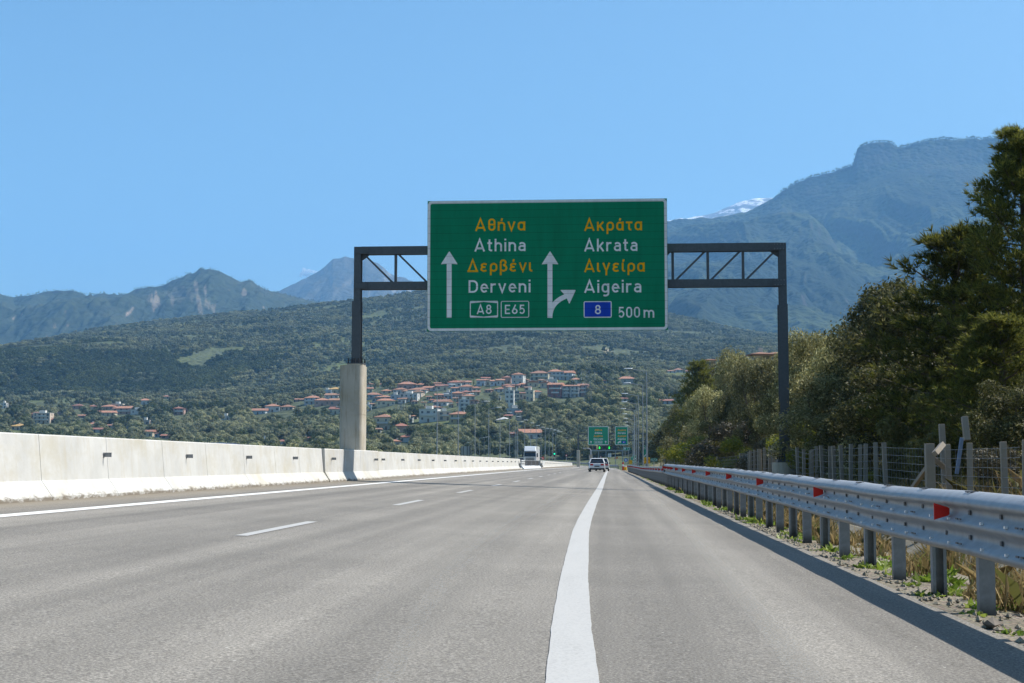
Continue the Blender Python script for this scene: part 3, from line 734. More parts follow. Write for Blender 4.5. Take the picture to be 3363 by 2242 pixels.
# ------------------------------------------------------------------ fence of concrete posts and wire
def fence():
    t = empty('wire_fence', (7, 40, 0), 0, 'wire mesh fence on square concrete posts along the foot of the bank, right', 'fence')
    rg = random.Random(11)
    tops = [(3360, 1444), (3299, 1450), (3181, 1454), (3116, 1458), (3054, 1456), (2910, 1453), (2874, 1452), (2837, 1456), (2820, 1459), (2790, 1457), (2765, 1461), (2739, 1464), (2724, 1465), (2702, 1462), (2679, 1464), (2666, 1475),
            (2659, 1479), (2639, 1475), (2620, 1469), (2594, 1459), (2548, 1458), (2534, 1463), (2524, 1466), (2508, 1470), (2500, 1474), (2488, 1474), (2476, 1477), (2465, 1480), (2459, 1484), (2452, 1490), (2446, 1489), (2438, 1488), (2430, 1488), (2353, 1498)]
    for k in range(23): tops.append((2337 - 7.6 * k, 1498 + .42 * k + rg.uniform(-1, 1)))
    pts = []
    for px, py in tops:
        a, b = ray(px, py); X = 7.0 + rg.uniform(-.12, .12); Y = X / a
        pts.append((X, Y, CAMZ + b * Y))
    for X, Y, zt in pts:
        zb = bankp(X, Y) - .3; w_ = .105
        mb = MB(); mb.mm(-w_ / 2, w_ / 2, -w_ / 2, w_ / 2, 0, zt - zb)
        o = mb.build('post', M_POSTC, bevel=.008); o.location = (X, Y, zb); o.rotation_euler = (rg.uniform(-.02, .02), rg.uniform(-.03, .03), rg.uniform(-.2, .2)); child(o, t)
    mb = MB(); r = .004
    near = [p for p in pts if p[1] < 100]; near.sort(key=lambda p: p[1])
    for a, b in zip(near[:-1], near[1:]):
        if b[1] - a[1] < .3: continue
        za, zb = bankp(a[0], a[1]) + .1, bankp(b[0], b[1]) + .1
        for k in range(9):
            q = k / 8.0; mb.bar((a[0] - .06, a[1], za + (a[2] - .12 - za) * q), (b[0] - .06, b[1], zb + (b[2] - .12 - zb) * q), .008)
        n = int((b[1] - a[1]) / .3)
        for k in range(1, n):
            q = k / n; x = a[0] + (b[0] - a[0]) * q - .06; y_ = a[1] + (b[1] - a[1]) * q
            mb.bar((x, y_, za + (zb - za) * q), (x, y_, (a[2] + (b[2] - a[2]) * q) - .12), .004, .004, (0, 1, 0))
    child(mb.build('wire_mesh', M_GALV), t)
fence()
# loose and braced posts in the fence corner
M_BLUEB = mat('blue_grey_board', (.19, .24, .34), .8, .15)
def board(name, p, q, w_, m, label, cat, d=None):
    c = (Vector(p) + Vector(q)) / 2; mb = MB(); mb.bar(Vector(p) - c, Vector(q) - c, w_, d or w_, (0, 1, .01))
    o = mb.build(name, m, bevel=.006); o.location = c; tag(o, label, cat)
board('corner_post', at(3052, 1456, 29.6), at(3056, 1625, 29.6), .17, M_POSTC, 'thick grey concrete corner post where the wire fence turns, with a strut beside it', 'fence post')
board('strut', at(3046, 1534, 29.9), at(2995, 1605, 31.5), .085, M_POSTC, 'sloping concrete strut leaning on the thick corner post of the fence', 'strut')
board('strut', at(3096, 1459, 29.4), at(3070, 1490, 29.0), .10, M_POSTC, 'short broken concrete stub tilted above the wire right of the corner post', 'strut')
board('leaning_post', at(3092, 1392, 33), at(3106, 1640, 33), .12, M_POSTC, 'tall concrete post rising above the wire fence right of the corner post', 'fence post')
board('leaning_post', at(3167, 1368, 32.5), at(3176, 1446, 32.4), .13, M_POSTC, 'broken grey concrete post top hanging above the wire before the dark pine', 'fence post')
board('leaning_board', at(3159, 1437, 31), at(3142, 1556, 31), .075, M_BLUEB, 'narrow blue grey board leaning behind the wire fence', 'board', .05)
board('strut', at(3062, 1502, 30.2), at(3102, 1536, 30.4), .09, M_POSTC, 'concrete cross strut low between corner post and tall post', 'strut')
# ------------------------------------------------------------------ far terrain
def terrain(xs, levels):
    """levels: list of (Y, [photo height at each xs]); returns height function z(X, Y)"""
    A, Z, Y_ = [], [], []
    for Y, es in levels:
        ab = [ray(x, e) for x, e in zip(xs, es)]
        A.append(np.array([a for a, b in ab])); Z.append(np.array([CAMZ + b * Y for a, b in ab])); Y_.append(Y)
    Y_ = np.array(Y_, float)
    def f(X, Y):
        X = np.asarray(X, float); Y = np.asarray(Y, float); a = X / Y
        zs = np.stack([np.interp(a, A[i], Z[i]) for i in range(len(Y_))])
        k = np.clip(np.searchsorted(Y_, Y) - 1, 0, len(Y_) - 2)
        t = np.clip((Y - Y_[k]) / (Y_[k + 1] - Y_[k]), 0, 1)
        return np.take_along_axis(zs, k[None], 0)[0] * (1 - t) + np.take_along_axis(zs, (k + 1)[None], 0)[0] * t
    return f
def polar_grid(name, px0, px1, nx, ys, zf, m):
    a = np.linspace(ray(px0, 1400)[0], ray(px1, 1400)[0], nx); ys = np.asarray(ys, float)
    Aa, Y = np.meshgrid(a, ys); X = Aa * Y; Z = zf(X, Y)
    V = np.stack([X, Y, Z], -1).reshape(-1, 3)
    i, j = np.meshgrid(np.arange(nx - 1), np.arange(len(ys) - 1)); q = (j * nx + i).ravel()
    o = bpy.data.objects.new(name, mesh_np(name, V, np.stack([q, q + 1, q + nx + 1, q + nx], 1), m, True)); link(o); o['kind'] = 'structure'; return o

def hill_mat(name, wood, grass, rock, tscale, gmix, bdist, steep=(.72, .80), patch=.004):
    m, t, p = nodes(name); v = coord(t)
    vo = t.nodes.new('ShaderNodeTexVoronoi'); vo.inputs['Scale'].default_value = tscale; t.links.new(v, vo.inputs['Vector'])
    vo.inputs['Randomness'].default_value = 1.0
    c = mix(t, vo.outputs['Color'], tuple(x * .7 for x in wood), tuple(x * 1.35 for x in wood))
    big = noise(t, v, patch, 6, .65)
    gm = math_(t, 'MULTIPLY', ramp(t, big, [(gmix - .06, 0), (gmix + .08, 1)]), ramp(t, vo.outputs['Distance'], [(.25, 0), (.5, 1)]))
    c = mix(t, gm, c, grass)
    g = t.nodes.new('ShaderNodeNewGeometry'); sx = t.nodes.new('ShaderNodeSeparateXYZ'); t.links.new(g.outputs['Normal'], sx.inputs[0])
    jag = math_(t, 'ADD', sx.outputs[2], math_(t, 'MULTIPLY', math_(t, 'SUBTRACT', noise(t, v, patch * 6, 5, .7), .5), .35))
    c = mix(t, ramp(t, jag, [(steep[0], 1), (steep[1], 0)]), c, rock)
    at_ = t.nodes.new('ShaderNodeAttribute'); at_.attribute_name = 'rock'; c = mix(t, at_.outputs['Fac'], c, tuple(x * 1.35 for x in rock))
    t.links.new(c, p.inputs['Base Color']); setin(p, 'Roughness', 1.0); setin(p, 'Specular IOR Level', .05)
    h = math_(t, 'SUBTRACT', noise(t, v, tscale * .5, 3, .6), math_(t, 'MULTIPLY', vo.outputs['Distance'], .8))
    bump(t, p, h, .9, bdist); return m

def rock_attr(o, blobs):
    me = o.data; V = np.empty(len(me.vertices) * 3, np.float32); me.vertices.foreach_get('co', V); V = V.reshape(-1, 3).astype(float)
    M = np.array(_rc); d = (V - np.array([0, 0, CAMZ])) @ M; px = CX + FPX * d[:, 0] / -d[:, 2]; py = CY - FPX * d[:, 1] / -d[:, 2]
    r = np.zeros(len(V))
    for cx, cy, rx, ry, sl, k in blobs:
        u = (px - cx - sl * (py - cy)) / rx; v = (py - cy) / ry; q = 1.15 - np.sqrt(u * u + v * v) + (fbm(px / 9, py / 34, 91, 4) - .5) * 2.2
        r = np.maximum(r, k * np.clip(q * 2.5, 0, 1))
    a = me.attributes.new('rock', 'FLOAT', 'POINT'); a.data.foreach_set('value', r.astype(np.float32))

# ground sheet to the horizon
M_PLAIN = hill_mat('plain_ground', (.045, .055, .03), (.10, .11, .04), (.2, .17, .12), .12, .5, 1.0)
mb = MB(); S_ = 30000
mb.add([(-S_, -S_, -1.6), (S_, -S_, -1.6), (S_, S_, -1.6), (-S_, S_, -1.6)], [(0, 1, 2, 3)]); o = mb.build('ground', M_PLAIN, fix=False); o['kind'] = 'structure'

NX = [-500, 0, 300, 600, 900, 1200, 1500, 1700, 1900, 2080, 2250, 2450, 2700, 3000, 3800]
LV = [
 (240,  [1572] * 9 + [1572, 1530, 1520, 1510, 1505, 1500]),
 (420,  [1548] * 9 + [1545, 1505, 1480, 1450, 1440, 1430]),
 (560,  [1532] * 9 + [1528, 1465, 1430, 1400, 1390, 1380]),
 (640,  [1500, 1500, 1500, 1500, 1498, 1495, 1495, 1500, 1503, 1490, 1440, 1410, 1390, 1375, 1365]),
 (720,  [1478, 1475, 1470, 1472, 1465, 1455, 1452, 1450, 1448, 1440, 1420, 1390, 1370, 1360, 1350]),
 (950,  [1440, 1432, 1430, 1432, 1418, 1378, 1345, 1325, 1318, 1325, 1335, 1325, 1310, 1300, 1290]),
 (1160, [1400, 1385, 1375, 1365, 1335, 1292, 1262, 1243, 1240, 1245, 1262, 1260, 1240, 1230, 1220]),
 (1250, [1388, 1372, 1355, 1345, 1318, 1274, 1250, 1236, 1234, 1240, 1252, 1240, 1210, 1200, 1200]),
 (1670, [1312, 1300, 1292, 1292, 1268, 1225, 1205, 1200, 1205, 1215, 1222, 1205, 1190, 1190, 1195]),
 (1790, [1180, 1182, 1190, 1225, 1215, 1195, 1175, 1165, 1170, 1188, 1200, 1192, 1182, 1184, 1190]),
 (1900, [1155, 1160, 1152, 1165, 1180, 1165, 1148, 1135, 1142, 1160, 1180, 1180, 1175, 1180, 1186]),
 (2250, [1160, 1151, 1120, 1108, 1098, 1095, 1080, 1060, 1080, 1112, 1135, 1140, 1148, 1165, 1183]),
 (2900, [1168, 1151, 1088, 1047, 1019, 989, 945, 930, 975, 1020, 1046, 1090, 1125, 1150, 1180]),
 (3200, [1200, 1190, 1130, 1080, 1045, 1012, 975, 960, 1000, 1050, 1075, 1120, 1150, 1180, 1200]),
 (4600, [1420] * 15)]
_hb = terrain(NX, LV)
def hill_z(X, Y):
    z = _hb(X, Y); k = np.clip((np.asarray(Y) - 430) / 500, 0, 1)
    n = (fbm(X / 130, Y / 130, 21, 4) - .5) * 14 + (fbm(X / 420, Y / 420, 31, 3) - .5) * 16
    return z + n * k * np.where(np.asarray(Y) > 2700, .5, 1)
M_HILL = hill_mat('olive_hillside', (.085, .098, .058), (.112, .132, .052), (.30, .25, .19), .13, .53, 2.5, (.60, .72))
hill_o = polar_grid('olive_hill', -450, 3750, 420, np.concatenate([np.arange(240, 1250, 12), np.arange(1250, 1950, 16), np.arange(1950, 3000, 26), np.arange(3000, 4600, 160)]), hill_z, M_HILL)

rock_attr(hill_o, [(2000, 1165, 9, 22, .45, .8), (2015, 1185, 6, 12, .6, .7), (320, 1190, 150, 7, 0, .35), (1700, 1180, 70, 12, -.3, .0)])
# left mountains
def ridge_layer(name, pts, Yf, ef, Yr, m, amp, sc, seed, mids=(), px0=None, px1=None, nx=500, ny=110, gul=.0, back=1.35, rise=1.0, thin=.35):
    xs = [p[0] for p in pts]; er = [p[1] for p in pts]
    lv = [(Yf, [ef] * len(xs))]
    for q, s in mids: lv.append((Yf + (Yr - Yf) * q, [ef + (e - ef) * s if s < 1 else e for e in er]))
    lv.append((Yr, er)); lv.append((Yr * back, [1300] * len(xs)))
    base = terrain(xs, lv)
    def zf(X, Y):
        k = np.clip((Y - Yf) / (Yr - Yf), 0, 1); env = np.clip(k * 4, 0, 1) * (1 - (1 - thin) * np.clip((k - .7) / .3, 0, 1))
        n = ((fbm(X / sc, Y / (sc * 1.8), seed, 6, True) - .55) * amp + (fbm(X / (sc * .28), Y / (sc * 1.3), seed + 9, 4, True) - .5) * amp * .4) * env
        fine = (fbm(X / (sc * .12), Y / (sc * .2), seed + 5, 3) - .5) * amp * .14
        return base(X, Y) + n + fine * np.clip(k * 3, 0, 1)
    return polar_grid(name, px0 if px0 is not None else xs[0], px1 or xs[-1], nx, np.concatenate([np.linspace(Yf, Yr, ny), np.linspace(Yr * 1.02, Yr * back, 8)]), zf, m)
DP = [(-500, 1000), (-200, 985), (0, 976), (46, 990), (102, 976), (153, 971), (189, 963), (230, 958), (286, 962), (357, 951), (423, 944), (490, 936), (531, 935), (561, 925), (612, 905), (653, 897), (684, 899), (714, 912), (740, 925), (786, 943), (821, 948), (842, 958), (878, 966), (918, 971), (969, 981), (1020, 996), (1071, 1014), (1200, 1060), (1500, 1120)]
M_MTN = hill_mat('wooded_mountain', (.036, .048, .032), (.060, .068, .042), (.24, .19, .15), .045, .56, 6, (.50, .60), .0016)
mt = ridge_layer('left_mountain', DP, 3500, 1270, 5200, M_MTN, 230, 560, 41, mids=((.35, .33), (.72, .70), (.82, .82)), px0=-480, px1=1480, nx=900, ny=220)
rock_attr(mt, [(508, 990, 16, 28, .1, .5), (566, 985, 7, 22, 0, .3), (645, 940, 7, 16, .1, .3), (672, 950, 6, 14, .1, .35), (655, 1000, 8, 32, .15, .32), (690, 1005, 20, 26, .4, .28), (600, 965, 60, 22, 0, .12), (800, 960, 10, 10, 0, .4)])
EP = [(700, 1010), (840, 985), (903, 961), (969, 935), (1020, 910), (1051, 894), (1082, 871), (1092, 861), (1110, 857), (1131, 853), (1149, 857), (1182, 861), (1200, 858), (1218, 865), (1242, 874), (1260, 885), (1278, 900), (1305, 915), (1332, 919), (1344, 927), (1400, 950), (1500, 985), (1700, 1040)]
M_PEAK = hill_mat('far_peak_scrub', (.060, .062, .05), (.085, .08, .06), (.25, .23, .20), .03, .5, 8, (.62, .8), .001)
ridge_layer('far_peak', EP, 7600, 1130, 9500, M_PEAK, 170, 700, 51, mids=((.5, .5),), nx=300, ny=90)
FP = [(1250, 1010), (1500, 880), (1700, 800), (1900, 745), (2202, 719), (2359, 708), (2431, 696), (2470, 680), (2500, 663), (2542, 642), (2570, 621), (2612, 600), (2654, 582), (2710, 568), (2767, 551), (2800, 544), (2806, 523), (2816, 488), (2851, 477), (2893, 468), (2928, 471), (2946, 482), (2963, 482), (2991, 472), (3033, 463), (3075, 454), (3117, 457), (3160, 450), (3202, 449), (3258, 445), (3400, 440), (3800, 470)]
M_MASSIF = hill_mat('massif_scrub', (.021, .030, .020), (.058, .074, .034), (.052, .050, .048), .04, .52, 12, (.46, .62), .0013)
fx = [p[0] for p in FP]; fe = [p[1] for p in FP]
def fl(e0, k): return [max(e0, e + k) for e in fe]
_gx = np.arange(1250, 3801, 10.0); _ge = np.convolve(np.pad(np.interp(_gx, fx, fe), 15, 'edge'), np.ones(31) / 31, 'valid'); fsm = [float(np.interp(x, _gx, _ge)) + (25 if x > 2600 else 0) for x in fx]
fb = terrain(fx, [(3300, [1260] * len(fx)), (3900, fl(1120, 200)), (4700, fl(1000, 150)), (5200, fl(905, 110)), (5900, fl(800, 65)), (6350, fl(770, 50)), (7000, [e + 105 for e in fsm]), (7330, [e + 62 for e in fsm]), (7500, fe), (9800, [1250] * len(fx))])
def massif_z(X, Y):
    k = np.clip((Y - 3300) / 4200, 0, 1); env = np.clip(k * 4, 0, 1) * (1 - .93 * np.clip((k - .74) / .2, 0, 1))
    a = X + (fbm(X / 900, Y / 900, 66, 3) - .5) * 700
    return fb(X, Y) + ((fbm(a / 520, Y / 1500, 61, 6, True) - .55) * 330 + (fbm(a / 150, Y / 900, 64, 4, True) - .5) * 70 - 40) * env + (fbm(X / 60, Y / 60, 62, 3) - .5) * 22 * np.clip(k * 3, 0, 1)
ms = polar_grid('massif', 1260, 3790, 900, np.concatenate([np.linspace(3300, 7500, 260), np.linspace(7700, 9800, 8)]), massif_z, M_MASSIF)
rock_attr(ms, [(2870, 520, 60, 38, 0, .55), (3080, 520, 130, 40, 0, .35), (2680, 620, 40, 24, -.3, .35), (3200, 600, 60, 40, 0, .2), (2560, 690, 40, 20, 0, .25)])
# snow covered ridge far behind
M_SNOW, t_, p_ = nodes('snow_ridge'); v_ = coord(t_)
t_.links.new(mix(t_, ramp(t_, noise(t_, coord(t_, (1, 1, 2.5)), .006, 6, .7), [(.46, 0), (.54, 1)]), (.16, .16, .17), (.95, .95, .97)), p_.inputs['Base Color']); setin(p_, 'Roughness', .8)
GP = [(2000, 745), (2202, 722), (2288, 712), (2345, 701), (2417, 669), (2440, 662), (2474, 655), (2517, 652), (2600, 648), (2800, 660)]
ridge_layer('snow_ridge', GP, 12200, 800, 13000, M_SNOW, 60, 500, 71, nx=200, ny=40)

# ------------------------------------------------------------------ foliage builders
def leaf_cards(rng, centres, radii, n, size, asp=2.6, squash=.8, shell=.55, up=.0, al=.6, rn=.7):
    centres = np.asarray(centres); radii = np.asarray(radii); wts = radii ** 2; idx = rng.choice(len(centres), n, p=wts / wts.sum())
    d = rng.normal(size=(n, 3)); d /= np.linalg.norm(d, axis=1)[:, None]
    r = radii[idx] * (shell + (1 - shell) * rng.random(n)) * (.72 + .5 * rng.random(n)); P = centres[idx] + d * r[:, None] * np.array([1, 1, squash])
    nrm = d * al + rng.normal(size=(n, 3)) * rn; nrm[:, 2] += up; nrm /= np.linalg.norm(nrm, axis=1)[:, None]
    a = np.cross(nrm, rng.normal(size=(n, 3))); a /= np.linalg.norm(a, axis=1)[:, None] + 1e-9; b = np.cross(nrm, a)
    L = size * (.6 + .8 * rng.random(n))[:, None]; Wd = L / asp
    V = np.stack([P - a * L * .5, P - b * Wd * .5 + a * L * .05, P + a * L * .5, P + b * Wd * .5 + a * L * .05], 1).reshape(-1, 3)
    return V, np.arange(4 * n).reshape(n, 4)
def crown_centres(rng, k, rad, h0, h1, spread=1.0, lop=.0):
    cs, rs = [], []
    for i in range(k):
        q = (i + .5) / k; z = h0 + (h1 - h0) * (.12 + .88 * rng.random()); f = math.sin(math.pi * min(1, max(.12, (z - h0) / (h1 - h0) * .86 + .10))) ** .6
        a = i * 2.4 + rng.random(); r = rad * f * math.sqrt(rng.random()) * spread
        cs.append((r * math.cos(a) + lop * (z - h0), r * math.sin(a), z)); rs.append(rad * (.20 + .2 * rng.random()))
    return cs, rs
M_BARK = mat('tree_bark', (.11, .085, .06), .95, .3, 8, bmp=.6, bscale=20)
def limbs(cs, h0, rt, mb=None, rng=None, hb=-.6):
    mb = mb or MB(); top = Vector((0.05, 0, h0 * 1.15)); mid = Vector((-.06, .05, h0 * .5))
    mb.tube([(0, 0, hb), mid, top], [rt * 1.25, rt, rt * .8], 8)
    for c in cs:
        c = Vector(c); k = .35 + .3 * (c.z - h0) / max(.1, c.z); q = top * (1 - k) + c * k + Vector((0, 0, -.15))
        mb.tube([top * .9 + mid * .1, q, c], [rt * .5, rt * .28, rt * .09], 5)
    return mb
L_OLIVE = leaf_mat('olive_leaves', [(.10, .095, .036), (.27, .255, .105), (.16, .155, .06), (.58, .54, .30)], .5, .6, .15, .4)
L_DARK = leaf_mat('dark_oak_leaves', [(.036, .038, .013), (.105, .106, .034), (.066, .068, .024), (.30, .28, .125)], .42, .55, .18)
L_PINE = leaf_mat('pine_needles', [(.050, .060, .016), (.095, .110, .024), (.155, .160, .034), (.270, .255, .05)], .48, .6, .12)
L_BRUSH = leaf_mat('brush_leaves', [(.085, .080, .026), (.135, .130, .038), (.185, .155, .045), (.10, .115, .034)], .38)
L_BROWN = leaf_mat('brown_scrub_leaves', [(.075, .062, .036), (.098, .082, .045), (.062, .060, .034), (.130, .105, .060)], .25)
L_YEL = leaf_mat('yellow_green_leaves', [(.14, .17, .016), (.25, .26, .02), (.18, .21, .024), (.42, .36, .02)], .4)
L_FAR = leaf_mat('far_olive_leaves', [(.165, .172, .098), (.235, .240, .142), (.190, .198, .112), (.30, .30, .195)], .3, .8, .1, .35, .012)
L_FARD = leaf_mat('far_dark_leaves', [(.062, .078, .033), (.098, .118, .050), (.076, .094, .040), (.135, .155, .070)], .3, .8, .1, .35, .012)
nrng = np.random.default_rng(3)
def proto_crown(name, k, rad, h0, h1, n, size, m, asp=2.6, sq=.8, seed=0, sp=1.0, trunk=None, shell=.68):
    rg = np.random.default_rng(seed); cs, rs = crown_centres(rg, k, rad, h0, h1, sp)
    V, F = leaf_cards(rg, cs, rs, n, size, asp, sq, shell, 0, 1.1, .6)
    tm = limbs(cs[::2], h0, trunk).mesh('trunk', M_BARK) if trunk else None
    return mesh_np(name, V, F, m), tm
P_OL = [proto_crown('crown', 22, 2.3, .8, 4.6, 17000, .15, L_OLIVE, 2.8, seed=s, trunk=.16) for s in (1, 2, 3)]
P_DK = [proto_crown('crown', 24, 2.6, .6, 5.4, 18000, .145, L_DARK, 2.2, seed=s, trunk=.18) for s in (5, 6)]
P_BS = [proto_crown('foliage', 16, 1.3, .1, 1.7, 7000, .10, m, 2.4, seed=s, trunk=.04) for s, m in ((8, L_BRUSH), (9, L_BROWN), (10, L_YEL), (12, L_OLIVE))]
# pines: tufts of needles on whorled branches
def pine(seed, h, rad, n_br, tufts, nl, lean=0):
    rg = np.random.default_rng(seed); mb = MB()
    mb.tube([(0, 0, -.8), (.08, 0, h * .4), (.15 + lean, .05, h * .8), (.12 + lean, 0, h)], [.20, .15, .07, .02], 8)
    P, D = [], []
    for i in range(n_br):
        q = (i + .5) / n_br; z = h * (.13 + .87 * q); L = rad * (1 - q) ** .75 * (.55 + .6 * rg.random()) + .35; a = i * 2.4 + rg.random() * .9
        e = Vector((math.cos(a) * L + (.12 + lean) * q, math.sin(a) * L, z + L * (.05 + .45 * q + .2 * rg.random()) - .12 * L)); s = Vector((.1 * q, 0, z - .15 * L))
        mid = (s + e) / 2 + Vector((0, 0, -.08 * L)); mb.tube([s, mid, e], [.05 * (1 - q) + .015, .03, .01], 5)
        for j in range(tufts):
            u = .28 + .75 * rg.random() ** .7; p = s * (1 - u) ** 2 + mid * 2 * u * (1 - u) + e * u * u if u <= 1 else e
            off = rg.normal(size=3) * (.10 + .12 * L * (.4 + .6 * u)); off[2] = abs(off[2]) * .6 + .03
            P.append(np.array(p) + off); d = off / np.linalg.norm(off) * .6 + np.array([math.cos(a) * .5, math.sin(a) * .5, .55]); D.append(d)
    P = np.repeat(np.array(P), nl, 0); D = np.repeat(np.array(D), nl, 0); n = len(P)
    d = D + rg.normal(size=(n, 3)) * .62; d /= np.linalg.norm(d, axis=1)[:, None]
    L = .15 + .17 * rg.random(n)[:, None]; side = np.cross(d, rg.normal(size=(n, 3))); side /= np.linalg.norm(side, axis=1)[:, None]; w2 = .017
    V = np.stack([P - side * w2, P + side * w2, P + d * L], 1).reshape(-1, 3)
    return mesh_np('crown', V, np.arange(3 * n).reshape(n, 3), L_PINE), mb.mesh('trunk', M_BARK)
P_PINE = [pine(1, 10.5, 3.3, 80, 84, 12), pine(2, 7.0, 2.4, 50, 56, 12)]

def tree(name, pm, loc, s, rz, label, cat, group=None, sz=None, parts=('crown', 'trunk')):
    t = empty(name, loc, rz, label, cat, group); t.scale = (s, s, sz or s)
    c = bpy.data.objects.new(parts[0], pm[0]); link(c, t)
    if pm[1]: k = bpy.data.objects.new(parts[1], pm[1]); link(k, t)
    return t
GT = 'trees on the embankment'
def ptree(name, pm, px, py_top, Y, h_proto, label, rz=0, sx=1.0, X=None, z=None, group=GT, parts=('crown', 'trunk'), cat='tree'):
    """stand a tree on the bank so that its top reaches the height seen at (px, py_top)"""
    p = at(px, py_top, Y); zb = bankp(p.x, Y) - .1; s = (p.z - zb) / h_proto
    return tree(name, pm, (p.x, Y, zb), s * sx, rz, label, cat, group, s, parts)
ptree('pine_tree', P_PINE[0], 3345, 440, 41, 10.6, 'tallest tree, a big pine with shaggy dark crown at the right edge', .6, .92)
ptree('pine_tree', P_PINE[1], 3150, 770, 43, 7.1, 'shorter pine reaching left in front of the tall pine at the right edge', 2.2, 1.25)
ptree('pine_tree', P_PINE[1], 3290, 1050, 37, 7.1, 'low bright green pine under the tall pine behind the leaning board', 4.0, 1.5)
ptree('oak_tree', P_DK[0], 3030, 925, 52, 5.6, 'dark evergreen tree directly left of the shorter pine', .3, 1.0)
ptree('oak_tree', P_DK[1], 2895, 965, 56, 5.6, 'dark evergreen tree with silvery upper leaves above the fence posts', 1.3, .85)
ptree('oak_tree', P_DK[0], 2960, 1160, 47, 5.6, 'low dark rounded evergreen in front of the silvery topped tree', 2.3, 1.25)
ptree('olive_tree', P_OL[0], 2790, 1120, 63, 4.8, 'pale olive tree between the silvery topped evergreen and gantry post', .2, 0.72)
ptree('olive_tree', P_OL[1], 2660, 1100, 76, 4.8, 'tall grey green olive rising just right of the gantry post', 1.2, 0.68)
ptree('olive_tree', P_OL[2], 2730, 1240, 56, 4.8, 'sunlit low olive in front, right of the gantry post', 2.4, 1.25)
ptree('olive_tree', P_OL[0], 2560, 1165, 92, 4.8, 'olive tree directly behind the right gantry post', 3.1, 0.72)
ptree('olive_tree', P_OL[1], 2480, 1190, 109, 4.8, 'olive tree just left of the gantry post, brownish green', 4.0, 0.62)
ptree('olive_tree', P_OL[2], 2410, 1165, 133, 4.8, 'olive tree on the bank skyline left of the gantry post', 5.0, 0.56)
ptree('pine_tree', P_PINE[1], 2292, 1195, 178, 7.1, 'small upright pine standing out against the far hillside, left end of the bank', .5, .9)
ptree('olive_tree', P_OL[0], 2335, 1270, 156, 4.8, 'silvery olive right of the small upright pine', .9, 0.68)
ptree('oak_tree', P_DK[1], 2400, 1290, 121, 5.6, 'dark bushy tree below the skyline olive on the bank', 2.9, 0.68)
ptree('oak_tree', P_DK[0], 2235, 1330, 221, 5.6, 'brown green bushy tree at the far left end of the bank', .4, 0.68)
ptree('oak_tree', P_DK[1], 2186, 1400, 235, 5.6, 'leftmost dark tree of the bank beside the tall lamp posts', 1.9, 1.1)
ptree('olive_tree', P_OL[1], 2600, 1290, 76, 4.8, 'low olive bush tree in the shade under the gantry post olives', 5.6, 0.90)
ptree('oak_tree', P_DK[0], 2850, 1250, 50, 5.6, 'shaded dark tree low on the bank behind the tallest fence posts', 5.1, 1.1)
ptree('oak_tree', P_DK[1], 3180, 1180, 45, 5.6, 'black green thicket tree below the shorter pine', .7, 1.3)
ptree('oak_tree', P_DK[0], 3330, 1240, 34, 5.6, 'dark tree low at the right edge behind the last fence posts', 3.7, 1.0)
ptree('oak_tree', P_DK[1], 2490, 1330, 95, 5.6, 'dark tree low on the bank just left of the gantry post', 4.4, 0.74)
ptree('olive_tree', P_OL[2], 2445, 1215, 125, 4.8, 'small olive between the skyline olive and the brownish one left of the post', 2.0, .75)
ptree('olive_tree', P_OL[0], 2520, 1180, 112, 4.8, 'olive tree filling the gap just left of the post top', .7, .75)
ptree('olive_tree', P_OL[1], 2720, 1110, 84, 4.8, 'tall olive of the skyline midway between post and silvery evergreen', 3.6, .72)
ptree('olive_tree', P_OL[0], 2850, 1075, 74, 4.8, 'olive half hidden behind the silvery topped evergreen', 4.6, .8)
ptree('oak_tree', P_DK[0], 2620, 1200, 80, 5.6, 'dark tree in the shade right behind the gantry post', 1.1, .75)
ptree('oak_tree', P_DK[1], 2365, 1265, 160, 5.6, 'dark tree between the silvery olive and the skyline olive', 2.1, .7)
for px_, py_, Y_, pm_, lb_ in ((2505, 1186, 190, 0, 'skyline olive under the left one of the two orange roofs left of the post'), (2548, 1182, 190, 1, 'skyline olive under the right one of the two orange roofs left of the post'), (2600, 1150, 180, 2, 'far skyline olive just right of the gantry post'), (2450, 1190, 200, 2, 'far skyline olive left of the two orange roofs'), (2380, 1200, 230, 1, 'far skyline olive right of the small upright pine'), (2330, 1225, 260, 0, 'far olive directly right of the small upright pine')):
    ptree('olive_tree', P_OL[pm_], px_, py_, Y_, 4.8, lb_, px_ * .7, 1.0)
